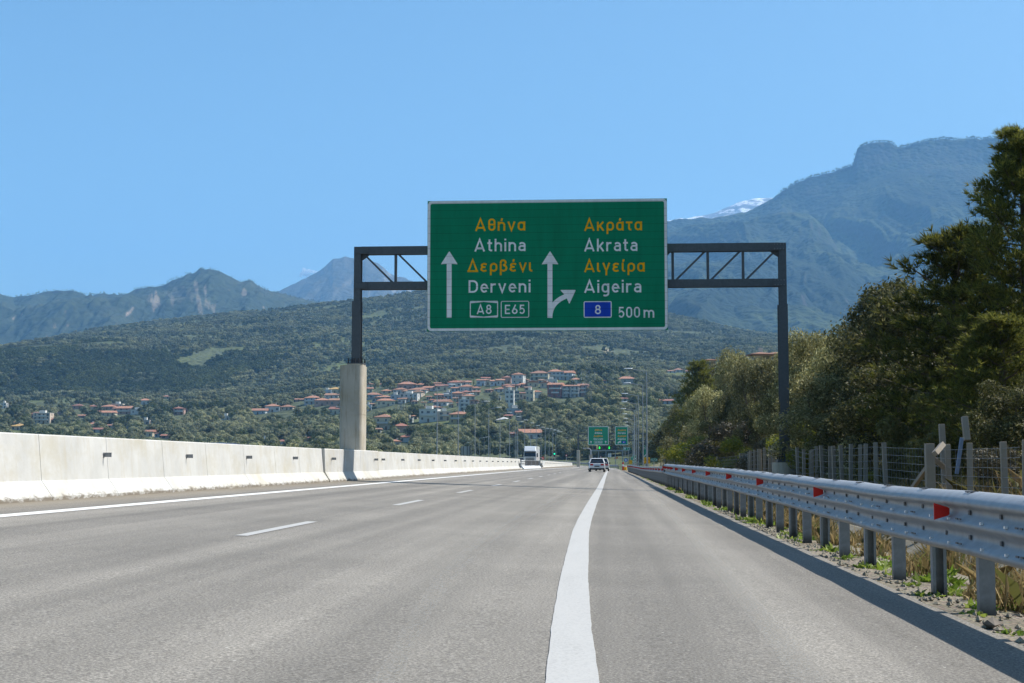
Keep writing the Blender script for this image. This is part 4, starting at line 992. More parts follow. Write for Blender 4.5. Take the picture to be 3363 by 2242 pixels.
for k, (px, py, X, pm, sx, lb, rz) in enumerate([
    (2335, 1415, 8.6, 2, 1.3, 'yellow flowering bush on the slope left of the gantry post', 0), (2400, 1425, 8.4, 0, 1.3, 'rusty green bush right of the yellow flowering bush', 1),
    (2285, 1455, 8.6, 2, 1.2, 'low yellow green bush at the left end of the slope', 2), (2440, 1385, 8.9, 1, 1.2, 'tall grey brown scrub left of the gantry post foot', 3),
    (2680, 1410, 8.6, 0, 1.1, 'ochre bush just right of the gantry post behind the fence', 4), (2775, 1335, 9.2, 2, .9, 'golden green bush in the sun before the dark trees', 5),
    (2745, 1480, 7.9, 0, 1.0, 'leafy ochre bush entangled with the fence posts right of the gantry', .5), (2835, 1445, 8.2, 3, 1.0, 'silver leaved bush behind the rightmost upright fence posts', 1.5),
    (2905, 1335, 9.2, 2, .7, 'small vivid green shrub in front of the dark thicket', 2.5), (2985, 1390, 8.5, 0, 1.0, 'tall ochre and green bush left of the corner post', 3.5),
    (3060, 1290, 8.9, 0, .9, 'tall tangled bush rising behind the corner post', 4.5), (3150, 1340, 8.8, 0, .9, 'yellow tipped bush behind the leaning board', 5.5),
    (3270, 1470, 8.2, 1, 1.1, 'brown bramble low behind the last fence posts', .8), (2485, 1478, 8.2, 1, 1.2, 'dry brown brush at the fence left of the foundation', 1.8),
    (2565, 1440, 8.6, 1, 1.2, 'tall dry brush directly behind the foundation', 2.8), (2862, 1555, 7.8, 2, .9, 'small yellow green shrub low among the fence posts', 3.8),
    (2250, 1440, 9.6, 2, 1.3, 'second yellow green bush from the left end of the slope', .4), (2310, 1440, 7.9, 2, 1.2, 'bright yellow broom at the fence left of the gantry post', 1.4),
    (2375, 1440, 8.0, 1, 1.2, 'brown bramble between the yellow broom and the rusty bush', 2.4), (2425, 1445, 8.0, 2, 1.1, 'yellow green bush right of the rusty green bush', 3.4),
    (2355, 1385, 9.8, 0, 1.3, 'ochre bush higher on the slope above the yellow broom', 4.4), (2290, 1395, 10.2, 3, 1.2, 'grey green bush higher on the slope near its left end', 5.4),
    (2640, 1395, 9.3, 2, 1.0, 'yellow green bush at the feet of the olives right of the post', .9), (2700, 1440, 8.1, 2, 1.0, 'yellow broom behind the fence right of the gantry post', 1.9),
    (2222, 1478, 9.0, 3, 1.2, 'grey green bush at the foot of the leftmost bank trees', 4.8)]):
    ptree('bush', P_BS[pm], px, py, X / ray(px, py)[0], 1.85, lb, rz, sx, group='bushes on the embankment', parts=('foliage', 'stems'), cat='bush')

# grasses and weeds
def blades(name, pts, n, h, wdt, m, label, seed, lean=.5, kind='stuff'):
    rg = np.random.default_rng(seed); pts = np.asarray(pts); idx = rg.integers(0, len(pts), n)
    r = pts[idx, 3] * np.sqrt(rg.random(n)); a = rg.random(n) * 6.283; P = pts[idx, :3] + np.stack([r * np.cos(a), r * np.sin(a), 0 * r], 1)
    hh = (h * (.4 + .8 * rg.random(n)) * pts[idx, 4])[:, None]; d = rg.normal(size=(n, 3)) * lean; d[:, 2] = 1; d /= np.linalg.norm(d, axis=1)[:, None]
    s = np.stack([np.cos(a), np.sin(a), 0 * a], 1) * wdt * (.6 + .8 * rg.random(n))[:, None]
    b = rg.normal(size=(n, 3)) * .25; b[:, 2] = -.15
    V = np.stack([P - s * .5, P + s * .5, P + d * hh * .55 + s * .55, P + (d + b) * hh, P + d * hh * .55 - s * .55], 1).reshape(-1, 3)
    o = bpy.data.objects.new(name, mesh_np(name, V, np.arange(5 * n).reshape(n, 5), m)); link(o); return tag(o, label, 'grass', None, kind)
L_WEED = leaf_mat('weed_leaves', [(.10, .17, .02), (.17, .26, .03), (.25, .33, .05), (.32, .34, .10)], .4, .5, .3, 0)
L_DRY = leaf_mat('dry_grass', [(.30, .22, .11), (.42, .32, .16), (.24, .18, .085), (.18, .19, .06)], .3, .8, .1, 0)
rg = random.Random(7); pts = []
for k in range(170):
    Y = rg.uniform(7, 62) if k < 120 else rg.uniform(62, 130); X = rg.uniform(2.45, 3.5); pts.append((X, Y, bankp(X, Y) - .01, rg.uniform(.05, .16), rg.uniform(.35, 1.0)))
for X, Y, s_ in ((3.05, 11.0, 1.5), (3.2, 11.4, 1.6), (2.75, 10.9, 1.0), (3.3, 12.5, 1.4), (2.8, 12.3, .8), (3.0, 13.6, 1.2), (3.2, 14.8, 1.3), (2.75, 15.2, .9), (2.7, 17.9, 1.0), (2.75, 22, .9), (2.6, 26, 1.3), (2.55, 27.4, 1.3), (2.62, 33, 1.2), (2.6, 38, 1.4), (2.55, 44, 1.6), (2.55, 52, 1.5), (2.5, 58, 1.5)):
    pts.append((X, Y, bankp(X, Y) - .01, .17 * s_, s_))
    pts += [(X + rg.uniform(-.15, .15), Y + rg.uniform(-.2, .2), bankp(X, Y) - .01, .12, s_ * .8) for _ in range(3)]
blades('green_weeds', pts, 5200, .13, .030, L_WEED, 'green weeds growing along the verge under the guardrail', 1, .8)
pts = []
for k in range(420):
    Y = rg.uniform(9, 75); X = rg.uniform(5.6, 8.6); pts.append((X, Y, bankp(X, Y) - .02, .5, rg.uniform(.5, 1.4)))
for k in range(220):
    Y = rg.uniform(7, 60); X = rg.uniform(2.9, 4.2); pts.append((X, Y, bankp(X, Y) - .02, .18, rg.uniform(.15, .6)))
blades('dry_grass', pts, 52000, .65, .016, L_DRY, 'dry straw coloured grass along the fence at the foot of the bank', 2, .3)
pts = []
for k in range(700):
    Y = rg.uniform(12, 180); X = rg.uniform(7.5, 16); pts.append((X, Y, bankp(X, Y) - .05, .8, rg.uniform(.6, 1.6)))
blades('bank_grass', pts, 60000, .6, .035, L_BRUSH, 'rough green and brown undergrowth covering the embankment', 3, .5)
# gravel stones on the verge
mb = MB(); rs_ = random.Random(3)
for k in range(900):
    Y = rs_.uniform(6.5, 34); X = 2.36 + abs(rs_.gauss(0, .35)); s_ = rs_.uniform(.012, .035)
    z = bankp(X, Y) + s_ * .2; vs = [(X + s_ * rs_.uniform(.6, 1.2) * a, Y + s_ * rs_.uniform(.6, 1.2) * b, z + s_ * rs_.uniform(.5, .9) * c) for a, b, c in ((1, 0, 0), (-1, 0, 0), (0, 1, 0), (0, -1, 0), (0, 0, 1), (0, 0, -1))]
    mb.add(vs, [(0, 2, 4), (2, 1, 4), (1, 3, 4), (3, 0, 4), (2, 0, 5), (1, 2, 5), (3, 1, 5), (0, 3, 5)])
o = mb.build('verge_stones', mat('verge_stone', (.22, .195, .15), .9, .45, 3)); tag(o, 'loose gravel stones along the road edge', 'gravel', None, 'stuff')
mb = MB().add([(.07 * a, .09 * b, .05 * c) for a, b, c in ((1, .2, 0), (-.8, .1, 0), (.1, .8, 0), (0, -.9, 0), (.1, 0, 1), (0, 0, -.6), (.5, .5, .6), (-.5, -.4, .6))], [(0, 2, 6), (2, 4, 6), (4, 0, 6), (2, 1, 4), (1, 3, 7), (3, 4, 7), (4, 1, 7), (3, 0, 4), (2, 0, 5), (1, 2, 5), (3, 1, 5), (0, 3, 5)])
o = mb.build('rock', M_STONE); o.location = (2.42, 9.55, bankp(2.42, 9.55) + .03); tag(o, 'dark angular rock at the edge of the asphalt, bottom right', 'rock')

# ------------------------------------------------------------------ wooded hillsides
def far_crown(seed, rad, h, n, size, m, k=9):
    rg = np.random.default_rng(seed); cs, rs = crown_centres(rg, k, rad, h * .2, h)
    V, F = leaf_cards(rg, cs, [r * 1.3 for r in rs], n, size, 1.3, .85, .75, .25, 1.3, .4); tm = MB().tube([(0, 0, -1.5), (0, 0, h * .5)], [.3, .15], 5).mesh('trunk', M_BARK)
    return mesh_np('crown', V, F, m), tm
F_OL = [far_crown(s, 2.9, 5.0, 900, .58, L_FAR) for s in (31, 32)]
F_DK = [far_crown(s, 3.6, 8.5, 1000, .7, L_FARD, 12) for s in (34, 35)]
def cypress(seed):
    rg = np.random.default_rng(seed); cs = [(0, 0, z) for z in np.linspace(1, 11, 12)]; rs = [1.25 * (1 - (z / 12.5) ** 1.6) + .12 for z in np.linspace(1, 11, 12)]
    V, F = leaf_cards(rg, cs, rs, 420, .7, 1.8, 1.2, .6); return mesh_np('crown', V, F, L_FARD), MB().tube([(0, 0, -1), (0, 0, 6)], [.25, .1], 5).mesh('trunk', M_BARK)
F_CY = cypress(40)
def on_hill(px, py):
    """where the ray through a photo point meets the olive hill"""
    a, b = ray(px, py); Ys = np.arange(430, 2950, 3.0); d = hill_z(a * Ys, Ys) - (CAMZ + b * Ys); i = np.argmax(d > 0)
    Y = Ys[i] if d[i] > 0 else 2800.0
    return Vector((a * Y, Y, float(hill_z(a * Y, Y))))
def scatter(name, pts, sizes, proto, label, cat):
    me = bpy.data.meshes.new(name); me.vertices.add(len(pts)); me.vertices.foreach_set('co', np.asarray(pts, np.float32).ravel())
    at_ = me.attributes.new('size', 'FLOAT', 'POINT'); at_.data.foreach_set('value', np.asarray(sizes, np.float32)); me.update()
    o = bpy.data.objects.new(name, me); link(o); tag(o, label, cat, None, 'stuff')
    g = bpy.data.node_groups.new(name, 'GeometryNodeTree')
    g.interface.new_socket('Geometry', in_out='INPUT', socket_type='NodeSocketGeometry'); g.interface.new_socket('Geometry', in_out='OUTPUT', socket_type='NodeSocketGeometry')
    N = g.nodes; gi, go = N.new('NodeGroupInput'), N.new('NodeGroupOutput'); ip = N.new('GeometryNodeInstanceOnPoints'); oi = N.new('GeometryNodeObjectInfo'); oi.inputs['Object'].default_value = proto
    na = N.new('GeometryNodeInputNamedAttribute'); na.data_type = 'FLOAT'; na.inputs['Name'].default_value = 'size'
    rv = N.new('FunctionNodeRandomValue'); rv.data_type = 'FLOAT_VECTOR'; rv.inputs[0].default_value = (0, 0, 0); rv.inputs[1].default_value = (.15, .15, 6.28)
    L = g.links.new; L(gi.outputs[0], ip.inputs['Points']); L(oi.outputs['Geometry'], ip.inputs['Instance']); L(na.outputs[0], ip.inputs['Scale']); L(rv.outputs[0], ip.inputs['Rotation']); L(ip.outputs[0], go.inputs[0])
    md = o.modifiers.new('scatter', 'NODES'); md.node_group = g; return o
def project(P):
    P = np.asarray(P, float); M = np.array(_rc); d = (P - np.array([0, 0, CAMZ])) @ M
    return CX + FPX * d[:, 0] / -d[:, 2], CY - FPX * d[:, 1] / -d[:, 2]

# ------------------------------------------------------------------ houses of the hillside village
def tiles(name, col):
    m, t, p = nodes(name); v = coord(t)
    n = noise(t, v, .9, 5, .7); wv = t.nodes.new('ShaderNodeTexWave'); wv.inputs['Scale'].default_value = 1.6; t.links.new(v, wv.inputs['Vector'])
    oi = t.nodes.new('ShaderNodeObjectInfo')
    c = ramp(t, n, [(.3, tuple(x * .75 for x in col)), (.7, tuple(min(1, x * 1.2) for x in col))])
    c = mix(t, 1.0, c, ramp(t, oi.outputs['Random'], [(0, (.8, .85, .9)), (1, (1.15, 1.1, 1.05))]), 'MULTIPLY')
    t.links.new(c, p.inputs['Base Color']); setin(p, 'Roughness', .9); bump(t, p, wv.outputs[0], .5, .08); return m
M_TILE = {'orange': tiles('orange_tiles', (.35, .175, .115)), 'red': tiles('red_tiles', (.28, .125, .09)), 'ochre': tiles('ochre_tiles', (.44, .28, .10)), 'brown': tiles('brown_tiles', (.30, .17, .11)), 'flat': concrete('roof_slab', (.60, .59, .56), .2)}
WALLC = {'white': (.52, .52, .50), 'cream': (.52, .46, .34), 'pink': (.42, .28, .235), 'bluish white': (.40, .44, .48), 'yellow': (.50, .40, .22), 'grey': (.42, .41, .39), 'beige': (.52, .43, .34), 'dark red': (.27, .12, .11)}
M_WALL = {k: mat(k.replace(' ', '_') + '_wall', v, .9, .06, .6, bmp=.1, bscale=3) for k, v in WALLC.items()}
M_WIN = mat('window_dark', (.05, .06, .075), .2, .2, 1, spec=.6)
M_SHUT = mat('window_shutter', (.14, .10, .07), .7, .2)
WMESH = MB().box((0, 0, 0), (1.0, .10, 1.3)).mesh('window', M_WIN)
DMESH = MB().box((0, 0, 0), (1.2, .12, 2.1)).mesh('door', M_SHUT)
BMESH = MB().mm(-.5, .5, -1.1, 0, -.06, .06).mm(-.5, .5, -1.1, -1.02, .06, .95).mm(-.5, -.48, -1.02, 0, .06, .95).mm(.48, .5, -1.02, 0, .06, .95).mesh('balcony', M_WALL['white'])
def house(px, pyb, wpx, hpx, wall, roof, rtype, yaw, label, seed, loc=None, group='houses of the hillside village', name='house', depth=None):
    rg = random.Random(seed); p = loc or on_hill(px, pyb); sc = p.y / FPX; W = wpx * sc * 1.2; H = max(2.8, hpx * sc * 1.18); D = depth or min(W, 11) * rg.uniform(.75, 1.0)
    t = empty(name, p, R(yaw), label, 'house', group)
    hr = 0 if rtype == 'flat' else min(.22 * min(W, D), H * .42); hw = H - hr
    MB().mm(-W / 2, W / 2, 0, D, -5, hw).build('wall', M_WALL[wall], t)
    o_ = .55
    if rtype == 'flat':
        mb = MB().mm(-W / 2 - .15, W / 2 + .15, -.15, D + .15, hw, hw + .25); mb.mm(-W * .2, W * .15, D * .3, D * .7, hw + .25, hw + 2.2); r = mb.build('roof', M_TILE['flat'], t)
    else:
        x0, x1, y0, y1 = -W / 2 - o_, W / 2 + o_, -o_, D + o_; e = hw; k = hw + hr
        if rtype == 'hip':
            s = min(x1 - x0, y1 - y0) / 2 * .98
            if x1 - x0 >= y1 - y0: a, b = (x0 + s, (y0 + y1) / 2, k), (x1 - s, (y0 + y1) / 2, k)
            else: a, b = ((x0 + x1) / 2, y0 + s, k), ((x0 + x1) / 2, y1 - s, k)
        elif rtype == 'gable': a, b = (x0, (y0 + y1) / 2, k), (x1, (y0 + y1) / 2, k)
        else: a, b = ((x0 + x1) / 2, y0, k), ((x0 + x1) / 2, y1, k)      # 'front': gable towards the road
        vs = [(x0, y0, e), (x1, y0, e), (x1, y1, e), (x0, y1, e), (x0, y0, e + .2), (x1, y0, e + .2), (x1, y1, e + .2), (x0, y1, e + .2), a, b]
        mb = MB()
        top = [(4, 5, 9, 8), (5, 6, 9), (6, 7, 8, 9), (7, 4, 8)] if (rtype != 'front' and not (rtype == 'hip' and x1 - x0 < y1 - y0)) else [(4, 5, 8), (5, 6, 9, 8), (6, 7, 9), (7, 4, 8, 9)]
        mb.add(vs, [(3, 2, 1, 0), (0, 1, 5, 4), (1, 2, 6, 5), (2, 3, 7, 6), (3, 0, 4, 7)] + top); r = mb.build('roof', M_TILE[roof], t)
        if rg.random() < .6:
            cxx = rg.uniform(-W * .2, W * .2); MB().mm(cxx - .3, cxx + .3, D * .55, D * .55 + .6, k - hr * .5, k + .7).build('chimney', M_WALL['white'], r)
    st = max(1, int(round(hw / 3.1))); nc = max(2, min(4, int(W / 3.2)))
    for f in range(st):
        z = (f + .55) * hw / st
        for c in range(nc):
            x = -W / 2 + W * (c + .5) / nc
            if f == 0 and c == nc // 2: o = bpy.data.objects.new('door', DMESH); o.location = (x, 0, 1.05)
            else: o = bpy.data.objects.new('window', WMESH); o.location = (x, 0, z); o.scale = (rg.choice((1, 1.3, 1.8)), 1, rg.choice((1, 1.0, 1.5)))
            link(o, t)
        o = bpy.data.objects.new('window', WMESH); o.location = (W / 2, D * .5, z); o.rotation_euler = (0, 0, R(90)); link(o, t)
        if f > 0 and W > 6:
            o = bpy.data.objects.new('balcony', BMESH); o.location = (rg.uniform(-.1, .1) * W, 0, f * hw / st); o.scale = (W * rg.uniform(.5, .85), 1, 1); link(o, t)
    return t
def c3(x, y): return 1150 + x / 3.92, 1150 + y / 3.92
def c4(x, y): return 1650 + x / 3.485, 1150 + y / 3.485
def c2(x, y): return x / 1.8816, 1200 + y / 1.8816
# (x, base y, width, height) measured in three enlargements of the photograph, then wall, roof colour, roof form, yaw
HS = {
 'upper row of the village': (c3, 3.92, [
  (470, 562, 110, 50, 'cream', 'orange', 'hip', 10), (630, 562, 140, 70, 'white', 'orange', 'hip', -10), (740, 508, 210, 92, 'pink', 'orange', 'hip', 12), (860, 558, 205, 70, 'white', 'orange', 'hip', -8), (915, 486, 110, 55, 'beige', 'orange', 'hip', 5),
  (1015, 525, 160, 58, 'white', 'orange', 'gable', -14), (1180, 520, 130, 70, 'cream', 'red', 'gable', 8), (1340, 480, 150, 80, 'white', 'red', 'hip', 0), (1425, 462, 80, 60, 'beige', 'orange', 'gable', 6), (1500, 455, 100, 56, 'white', 'orange', 'gable', 12),
  (1490, 540, 140, 90, 'white', 'orange', 'hip', -6), (1625, 540, 90, 62, 'cream', 'orange', 'hip', 4), (1680, 462, 90, 78, 'bluish white', 'orange', 'gable', -5), (1750, 455, 80, 70, 'cream', 'orange', 'hip', 6), (1850, 462, 75, 70, 'bluish white', 'orange', 'gable', 0), (1935, 455, 85, 75, 'white', 'orange', 'gable', 4), (2010, 430, 100, 82, 'pink', 'red', 'hip', -8)]),
 'row below the village crest': (c3, 3.92, [
  (300, 625, 190, 72, 'bluish white', 'orange', 'hip', 6), (425, 645, 160, 60, 'grey', 'orange', 'hip', -5), (460, 724, 200, 90, 'cream', 'orange', 'hip', 10), (580, 640, 100, 55, 'bluish white', 'orange', 'flat', 0), (750, 670, 195, 90, 'white', 'orange', 'flat', -6), (235, 790, 62, 68, 'bluish white', 'orange', 'flat', 4),
  (945, 735, 46, 62, 'cream', 'brown', 'gable', 0), (1010, 640, 50, 30, 'cream', 'orange', 'gable', 0), (1160, 622, 110, 50, 'cream', 'orange', 'gable', 12), (1260, 630, 90, 70, 'bluish white', 'brown', 'flat', 0), (1370, 615, 120, 78, 'pink', 'orange', 'hip', -8), (1520, 645, 145, 75, 'cream', 'orange', 'hip', 9)]),
 'middle of the village slope': (c3, 3.92, [
  (1155, 724, 165, 80, 'white', 'orange', 'gable', -20), (1300, 745, 50, 45, 'cream', 'brown', 'front', 10), (1400, 722, 45, 28, 'pink', 'orange', 'gable', 0), (1470, 786, 105, 128, 'bluish white', 'orange', 'flat', 8), (1905, 655, 55, 50, 'bluish white', 'brown', 'flat', 0), (2050, 748, 92, 198, 'white', 'orange', 'flat', -4),
  (1060, 775, 215, 55, 'white', 'orange', 'hip', 4), (1005, 925, 200, 140, 'white', 'orange', 'flat', -6), (1215, 905, 140, 100, 'beige', 'brown', 'flat', 8), (1390, 948, 205, 135, 'yellow', 'orange', 'hip', -10), (820, 892, 75, 38, 'beige', 'orange', 'hip', 0), (750, 935, 90, 36, 'white', 'brown', 'flat', 0)]),
 'lower slope beside the pillar': (c3, 3.92, [
  (410, 1028, 180, 178, 'cream', 'orange', 'hip', -12), (660, 1062, 170, 105, 'pink', 'red', 'hip', 8), (340, 1065, 90, 48, 'white', 'brown', 'gable', 0), (725, 1192, 185, 85, 'white', 'red', 'hip', -4), (572, 1256, 122, 92, 'white', 'orange', 'hip', 6)]),
 'houses behind the big sign': (c4, 3.485, [
  (170, 392, 112, 118, 'white', 'orange', 'hip', -10), (60, 352, 90, 46, 'pink', 'red', 'hip', 6), (60, 440, 110, 50, 'pink', 'red', 'hip', 4), (150, 436, 75, 40, 'beige', 'red', 'gable', -6), (240, 428, 100, 48, 'pink', 'orange', 'hip', 8), (350, 420, 100, 66, 'cream', 'orange', 'front', 14), (418, 348, 180, 100, 'cream', 'orange', 'hip', -6), (612, 342, 150, 105, 'bluish white', 'orange', 'hip', 6), (722, 340, 130, 92, 'bluish white', 'orange', 'gable', -16), (560, 390, 110, 46, 'white', 'brown', 'flat', 0), (848, 405, 110, 80, 'bluish white', 'orange', 'hip', 8)]),
 'blocks right of the village centre': (c4, 3.485, [
  (165, 595, 44, 110, 'cream', 'brown', 'flat', 10), (235, 560, 70, 70, 'beige', 'red', 'gable', 0), (310, 585, 75, 105, 'cream', 'brown', 'flat', -8), (396, 545, 90, 72, 'white', 'orange', 'hip', 10), (595, 546, 138, 145, 'dark red', 'orange', 'gable', -14), (735, 545, 85, 122, 'grey', 'orange', 'gable', -6), (825, 540, 85, 124, 'grey', 'orange', 'gable', -6), (918, 530, 95, 128, 'pink', 'orange', 'gable', -8), (150, 745, 165, 65, 'bluish white', 'brown', 'flat', 6), (205, 806, 90, 95, 'beige', 'red', 'gable', -4), (60, 790, 90, 50, 'cream', 'red', 'gable', 6)]),
 'scattered houses right of the dark pines': (c4, 3.485, [
  (1185, 378, 55, 32, 'white', 'orange', 'hip', 0), (1428, 392, 180, 82, 'grey', 'orange', 'hip', 6), (1370, 588, 112, 42, 'white', 'red', 'gable', 8), (1630, 515, 40, 18, 'white', 'red', 'gable', 0), (1890, 618, 150, 52, 'bluish white', 'red', 'gable', -8), (1925, 258, 110, 28, 'white', 'orange', 'hip', 4), (2010, 252, 90, 40, 'white', 'orange', 'hip', -4), (2135, 258, 70, 22, 'beige', 'orange', 'gable', 0)]),
 'houses near the far lamp posts': (c4, 3.485, [(330, 1018, 205, 100, 'white', 'orange', 'gable', 12), (112, 996, 105, 50, 'pink', 'red', 'gable', -5)]),
 'left hamlet above the barrier': (c2, 1.8816, [
  (20, 264, 30, 28, 'white', 'brown', 'flat', 0), (110, 400, 74, 36, 'beige', 'ochre', 'hip', 4), (85, 368, 40, 14, 'beige', 'brown', 'gable', 0), (218, 332, 62, 40, 'pink', 'red', 'hip', 6), (255, 360, 90, 56, 'beige', 'brown', 'flat', 0), (312, 355, 50, 26, 'pink', 'red', 'hip', 5), (475, 272, 56, 30, 'pink', 'red', 'hip', 0), (568, 272, 46, 24, 'beige', 'red', 'hip', 0), (500, 326, 50, 18, 'pink', 'orange', 'gable', 0), (660, 275, 72, 28, 'pink', 'orange', 'hip', -6), (722, 262, 60, 20, 'beige', 'brown', 'flat', 0),
  (652, 312, 95, 30, 'cream', 'orange', 'gable', 8), (765, 302, 130, 46, 'pink', 'orange', 'hip', -5), (840, 304, 60, 26, 'white', 'brown', 'flat', 0), (890, 242, 64, 34, 'white', 'orange', 'hip', 5), (1022, 206, 46, 20, 'cream', 'orange', 'hip', 0), (1102, 308, 56, 44, 'pink', 'red', 'hip', 6), (1140, 292, 34, 18, 'beige', 'orange', 'gable', 0)]),
 'houses just over the barrier top': (c2, 1.8816, [
  (573, 385, 62, 30, 'beige', 'orange', 'hip', 0), (690, 386, 50, 20, 'beige', 'orange', 'gable', 4), (602, 416, 66, 28, 'bluish white', 'red', 'gable', -5), (786, 389, 32, 8, 'white', 'brown', 'flat', 0), (895, 364, 46, 22, 'beige', 'brown', 'flat', 0), (938, 354, 30, 12, 'white', 'brown', 'flat', 0), (910, 440, 58, 38, 'cream', 'orange', 'gable', -10), (978, 445, 42, 26, 'bluish white', 'red', 'hip', 0), (1030, 452, 66, 16, 'pink', 'red', 'gable', 0)]),
 'houses left of the pillar': (c2, 1.8816, [
  (1392, 338, 48, 22, 'white', 'brown', 'flat', 0), (1592, 304, 84, 34, 'bluish white', 'orange', 'gable', -8), (1682, 290, 76, 46, 'white', 'orange', 'hip', 5), (1772, 276, 64, 30, 'beige', 'orange', 'hip', 0), (1845, 224, 70, 18, 'pink', 'orange', 'gable', 8), (1925, 240, 80, 48, 'bluish white', 'orange', 'hip', -6), (1990, 250, 80, 42, 'pink', 'orange', 'hip', 6), (2048, 206, 72, 30, 'white', 'brown', 'gable', -4), (2020, 182, 44, 24, 'bluish white', 'brown', 'flat', 0), (2068, 172, 66, 32, 'cream', 'ochre', 'hip', 0), (2070, 256, 60, 44, 'pink', 'brown', 'gable', 4), (2072, 300, 70, 40, 'cream', 'red', 'gable', -8), (1738, 490, 64, 28, 'bluish white', 'red', 'hip', 0), (1895, 468, 70, 24, 'beige', 'red', 'hip', -6), (1636, 486, 38, 16, 'white', 'brown', 'flat', 0)]),
}
ORD = 'first second third fourth fifth sixth seventh eighth ninth tenth eleventh twelfth thirteenth fourteenth fifteenth sixteenth seventeenth eighteenth nineteenth twentieth'.split() + ['%dst' % 21] + ['%dnd' % 22] + ['%drd' % 23] + ['%dth' % k for k in range(24, 40)]
RECTS = []; seed = 100
for row, (cv, k, hs) in HS.items():
    order = sorted(range(len(hs)), key=lambda i: hs[i][0])
    for n, i in enumerate(order):
        x, yb, wd, h, wall, roof, rt, yaw = hs[i]; px, py = cv(x, yb); seed += 1
        rf = 'flat roof' if rt == 'flat' else f'{roof} roof'
        pos = 'leftmost' if n == 0 else 'rightmost' if n == len(hs) - 1 else ORD[n] + ' from left'
        lb = f'{wall} house with {rf}, {pos} in {row}' if row.startswith(('upper', 'row', 'middle', 'lower', 'left')) else f'{wall} house with {rf}, {pos} of the {row}'
        if len(lb.split()) > 16: lb = lb.replace(f' with {rf}', '')
        hh = house(px, py, wd / k, h / k, wall, roof, rt, yaw, lb, seed)
        RECTS.append((px - wd / k / 2 - 3, px + wd / k / 2 + 3, py - h / k - 2, py - 1.5, hh.location.y))
# smaller houses that fill the gaps of the village
rf_ = random.Random(77); fill = []; tries = 0
while len(fill) < 26 and tries < 3000:
    tries += 1; px = rf_.uniform(1205, 1790); py = rf_.uniform(1268, 1338) if px < 1560 else rf_.uniform(1250, 1300); wd = rf_.uniform(17, 30)
    if any(abs(px - (a + b) / 2) < wd * .5 + 9 and abs(py - d) < 11 for a, b, c, d, yy in RECTS): continue
    if any(abs(px - q[0]) < 24 and abs(py - q[1]) < 12 for q in fill): continue
    fill.append((px, py, wd))
fill.sort()
for n, (px, py, wd) in enumerate(fill):
    wall = rf_.choice(('white', 'cream', 'pink', 'beige', 'bluish white')); roof = rf_.choice(('orange', 'orange', 'red', 'brown')); seed += 1
    hh = house(px, py, wd, wd * rf_.uniform(.45, .75), wall, roof, rf_.choice(('hip', 'gable', 'hip', 'front')), rf_.uniform(-20, 20), f'small {wall} house with {roof} roof, {ORD[n]} from left among the village infill', seed)
    RECTS.append((px - wd / 2 - 3, px + wd / 2 + 3, py - wd * .6, py - 1.5, hh.location.y))
# chapel with dome and bell tower in the left hamlet
def chapel():
    p = on_hill(191, 1362); t = empty('chapel', p, 0, 'small domed church with a bell tower at the left end of the left hamlet', 'church'); s = p.y / FPX
    MB().mm(-12 * s, 14 * s, 0, 14, -4, 9 * s).build('wall', M_WALL['pink'], t)
    vs = [(5 * s * math.cos(a), 5 * s * math.sin(a)) for a in np.linspace(0, 2 * math.pi, 13)[:-1]]
    mb = MB(); mb.tube([(4 * s, 7, 9 * s), (4 * s, 7, 13 * s)], 6 * s, 12); mb.build('drum', M_WALL['cream'], t)
    mb = MB(); mb.tube([(4 * s, 7, 13 * s), (4 * s, 7, 15 * s), (4 * s, 7, 17 * s), (4 * s, 7, 18 * s)], [6.4 * s, 5.6 * s, 3.4 * s, .3 * s], 12); mb.build('dome', M_TILE['red'], t)
    mb = MB().mm(-12 * s, -7 * s, 3, 3 + 5 * s, 9 * s, 19 * s); mb.build('bell_tower', M_WALL['pink'], t)
    mb = MB().tube([(-9.5 * s, 3 + 2.5 * s, 19 * s), (-9.5 * s, 3 + 2.5 * s, 23 * s)], [4 * s, .2 * s], 8); mb.build('spire', M_TILE['red'], t)
    RECTS.append((180, 208, 1335, 1360, p.y))
chapel()
# white pitched tent roof on the slope
p = on_hill(1645, 1390); t = MB(); s = p.y / FPX
t.add([(-24 * s, 0, 0), (18 * s, 0, 6 * s), (22 * s, 8, 8 * s), (-20 * s, 8, 1 * s), (8 * s, 3, 12 * s), (-24 * s, 0, -.3), (18 * s, 0, 6 * s - .3), (22 * s, 8, 8 * s - .3), (-20 * s, 8, s - .3)], [(0, 1, 4), (1, 2, 4), (2, 3, 4), (3, 0, 4), (5, 8, 7, 6), (0, 5, 6, 1), (1, 6, 7, 2), (2, 7, 8, 3), (3, 8, 5, 0)])
for a, b in ((-22, 0), (17, 0), (20, 8), (-18, 8)): t.tube([(a * s, b, -4), (a * s, b, .2)], .12, 5)
o = t.build('canopy', M_WALL['white']); o.location = p + Vector((0, 0, 1.5)); tag(o, 'white tent like canopy roof on the slope below the tall white block', 'canopy'); RECTS.append((1620, 1670, 1375, 1392, p.y))

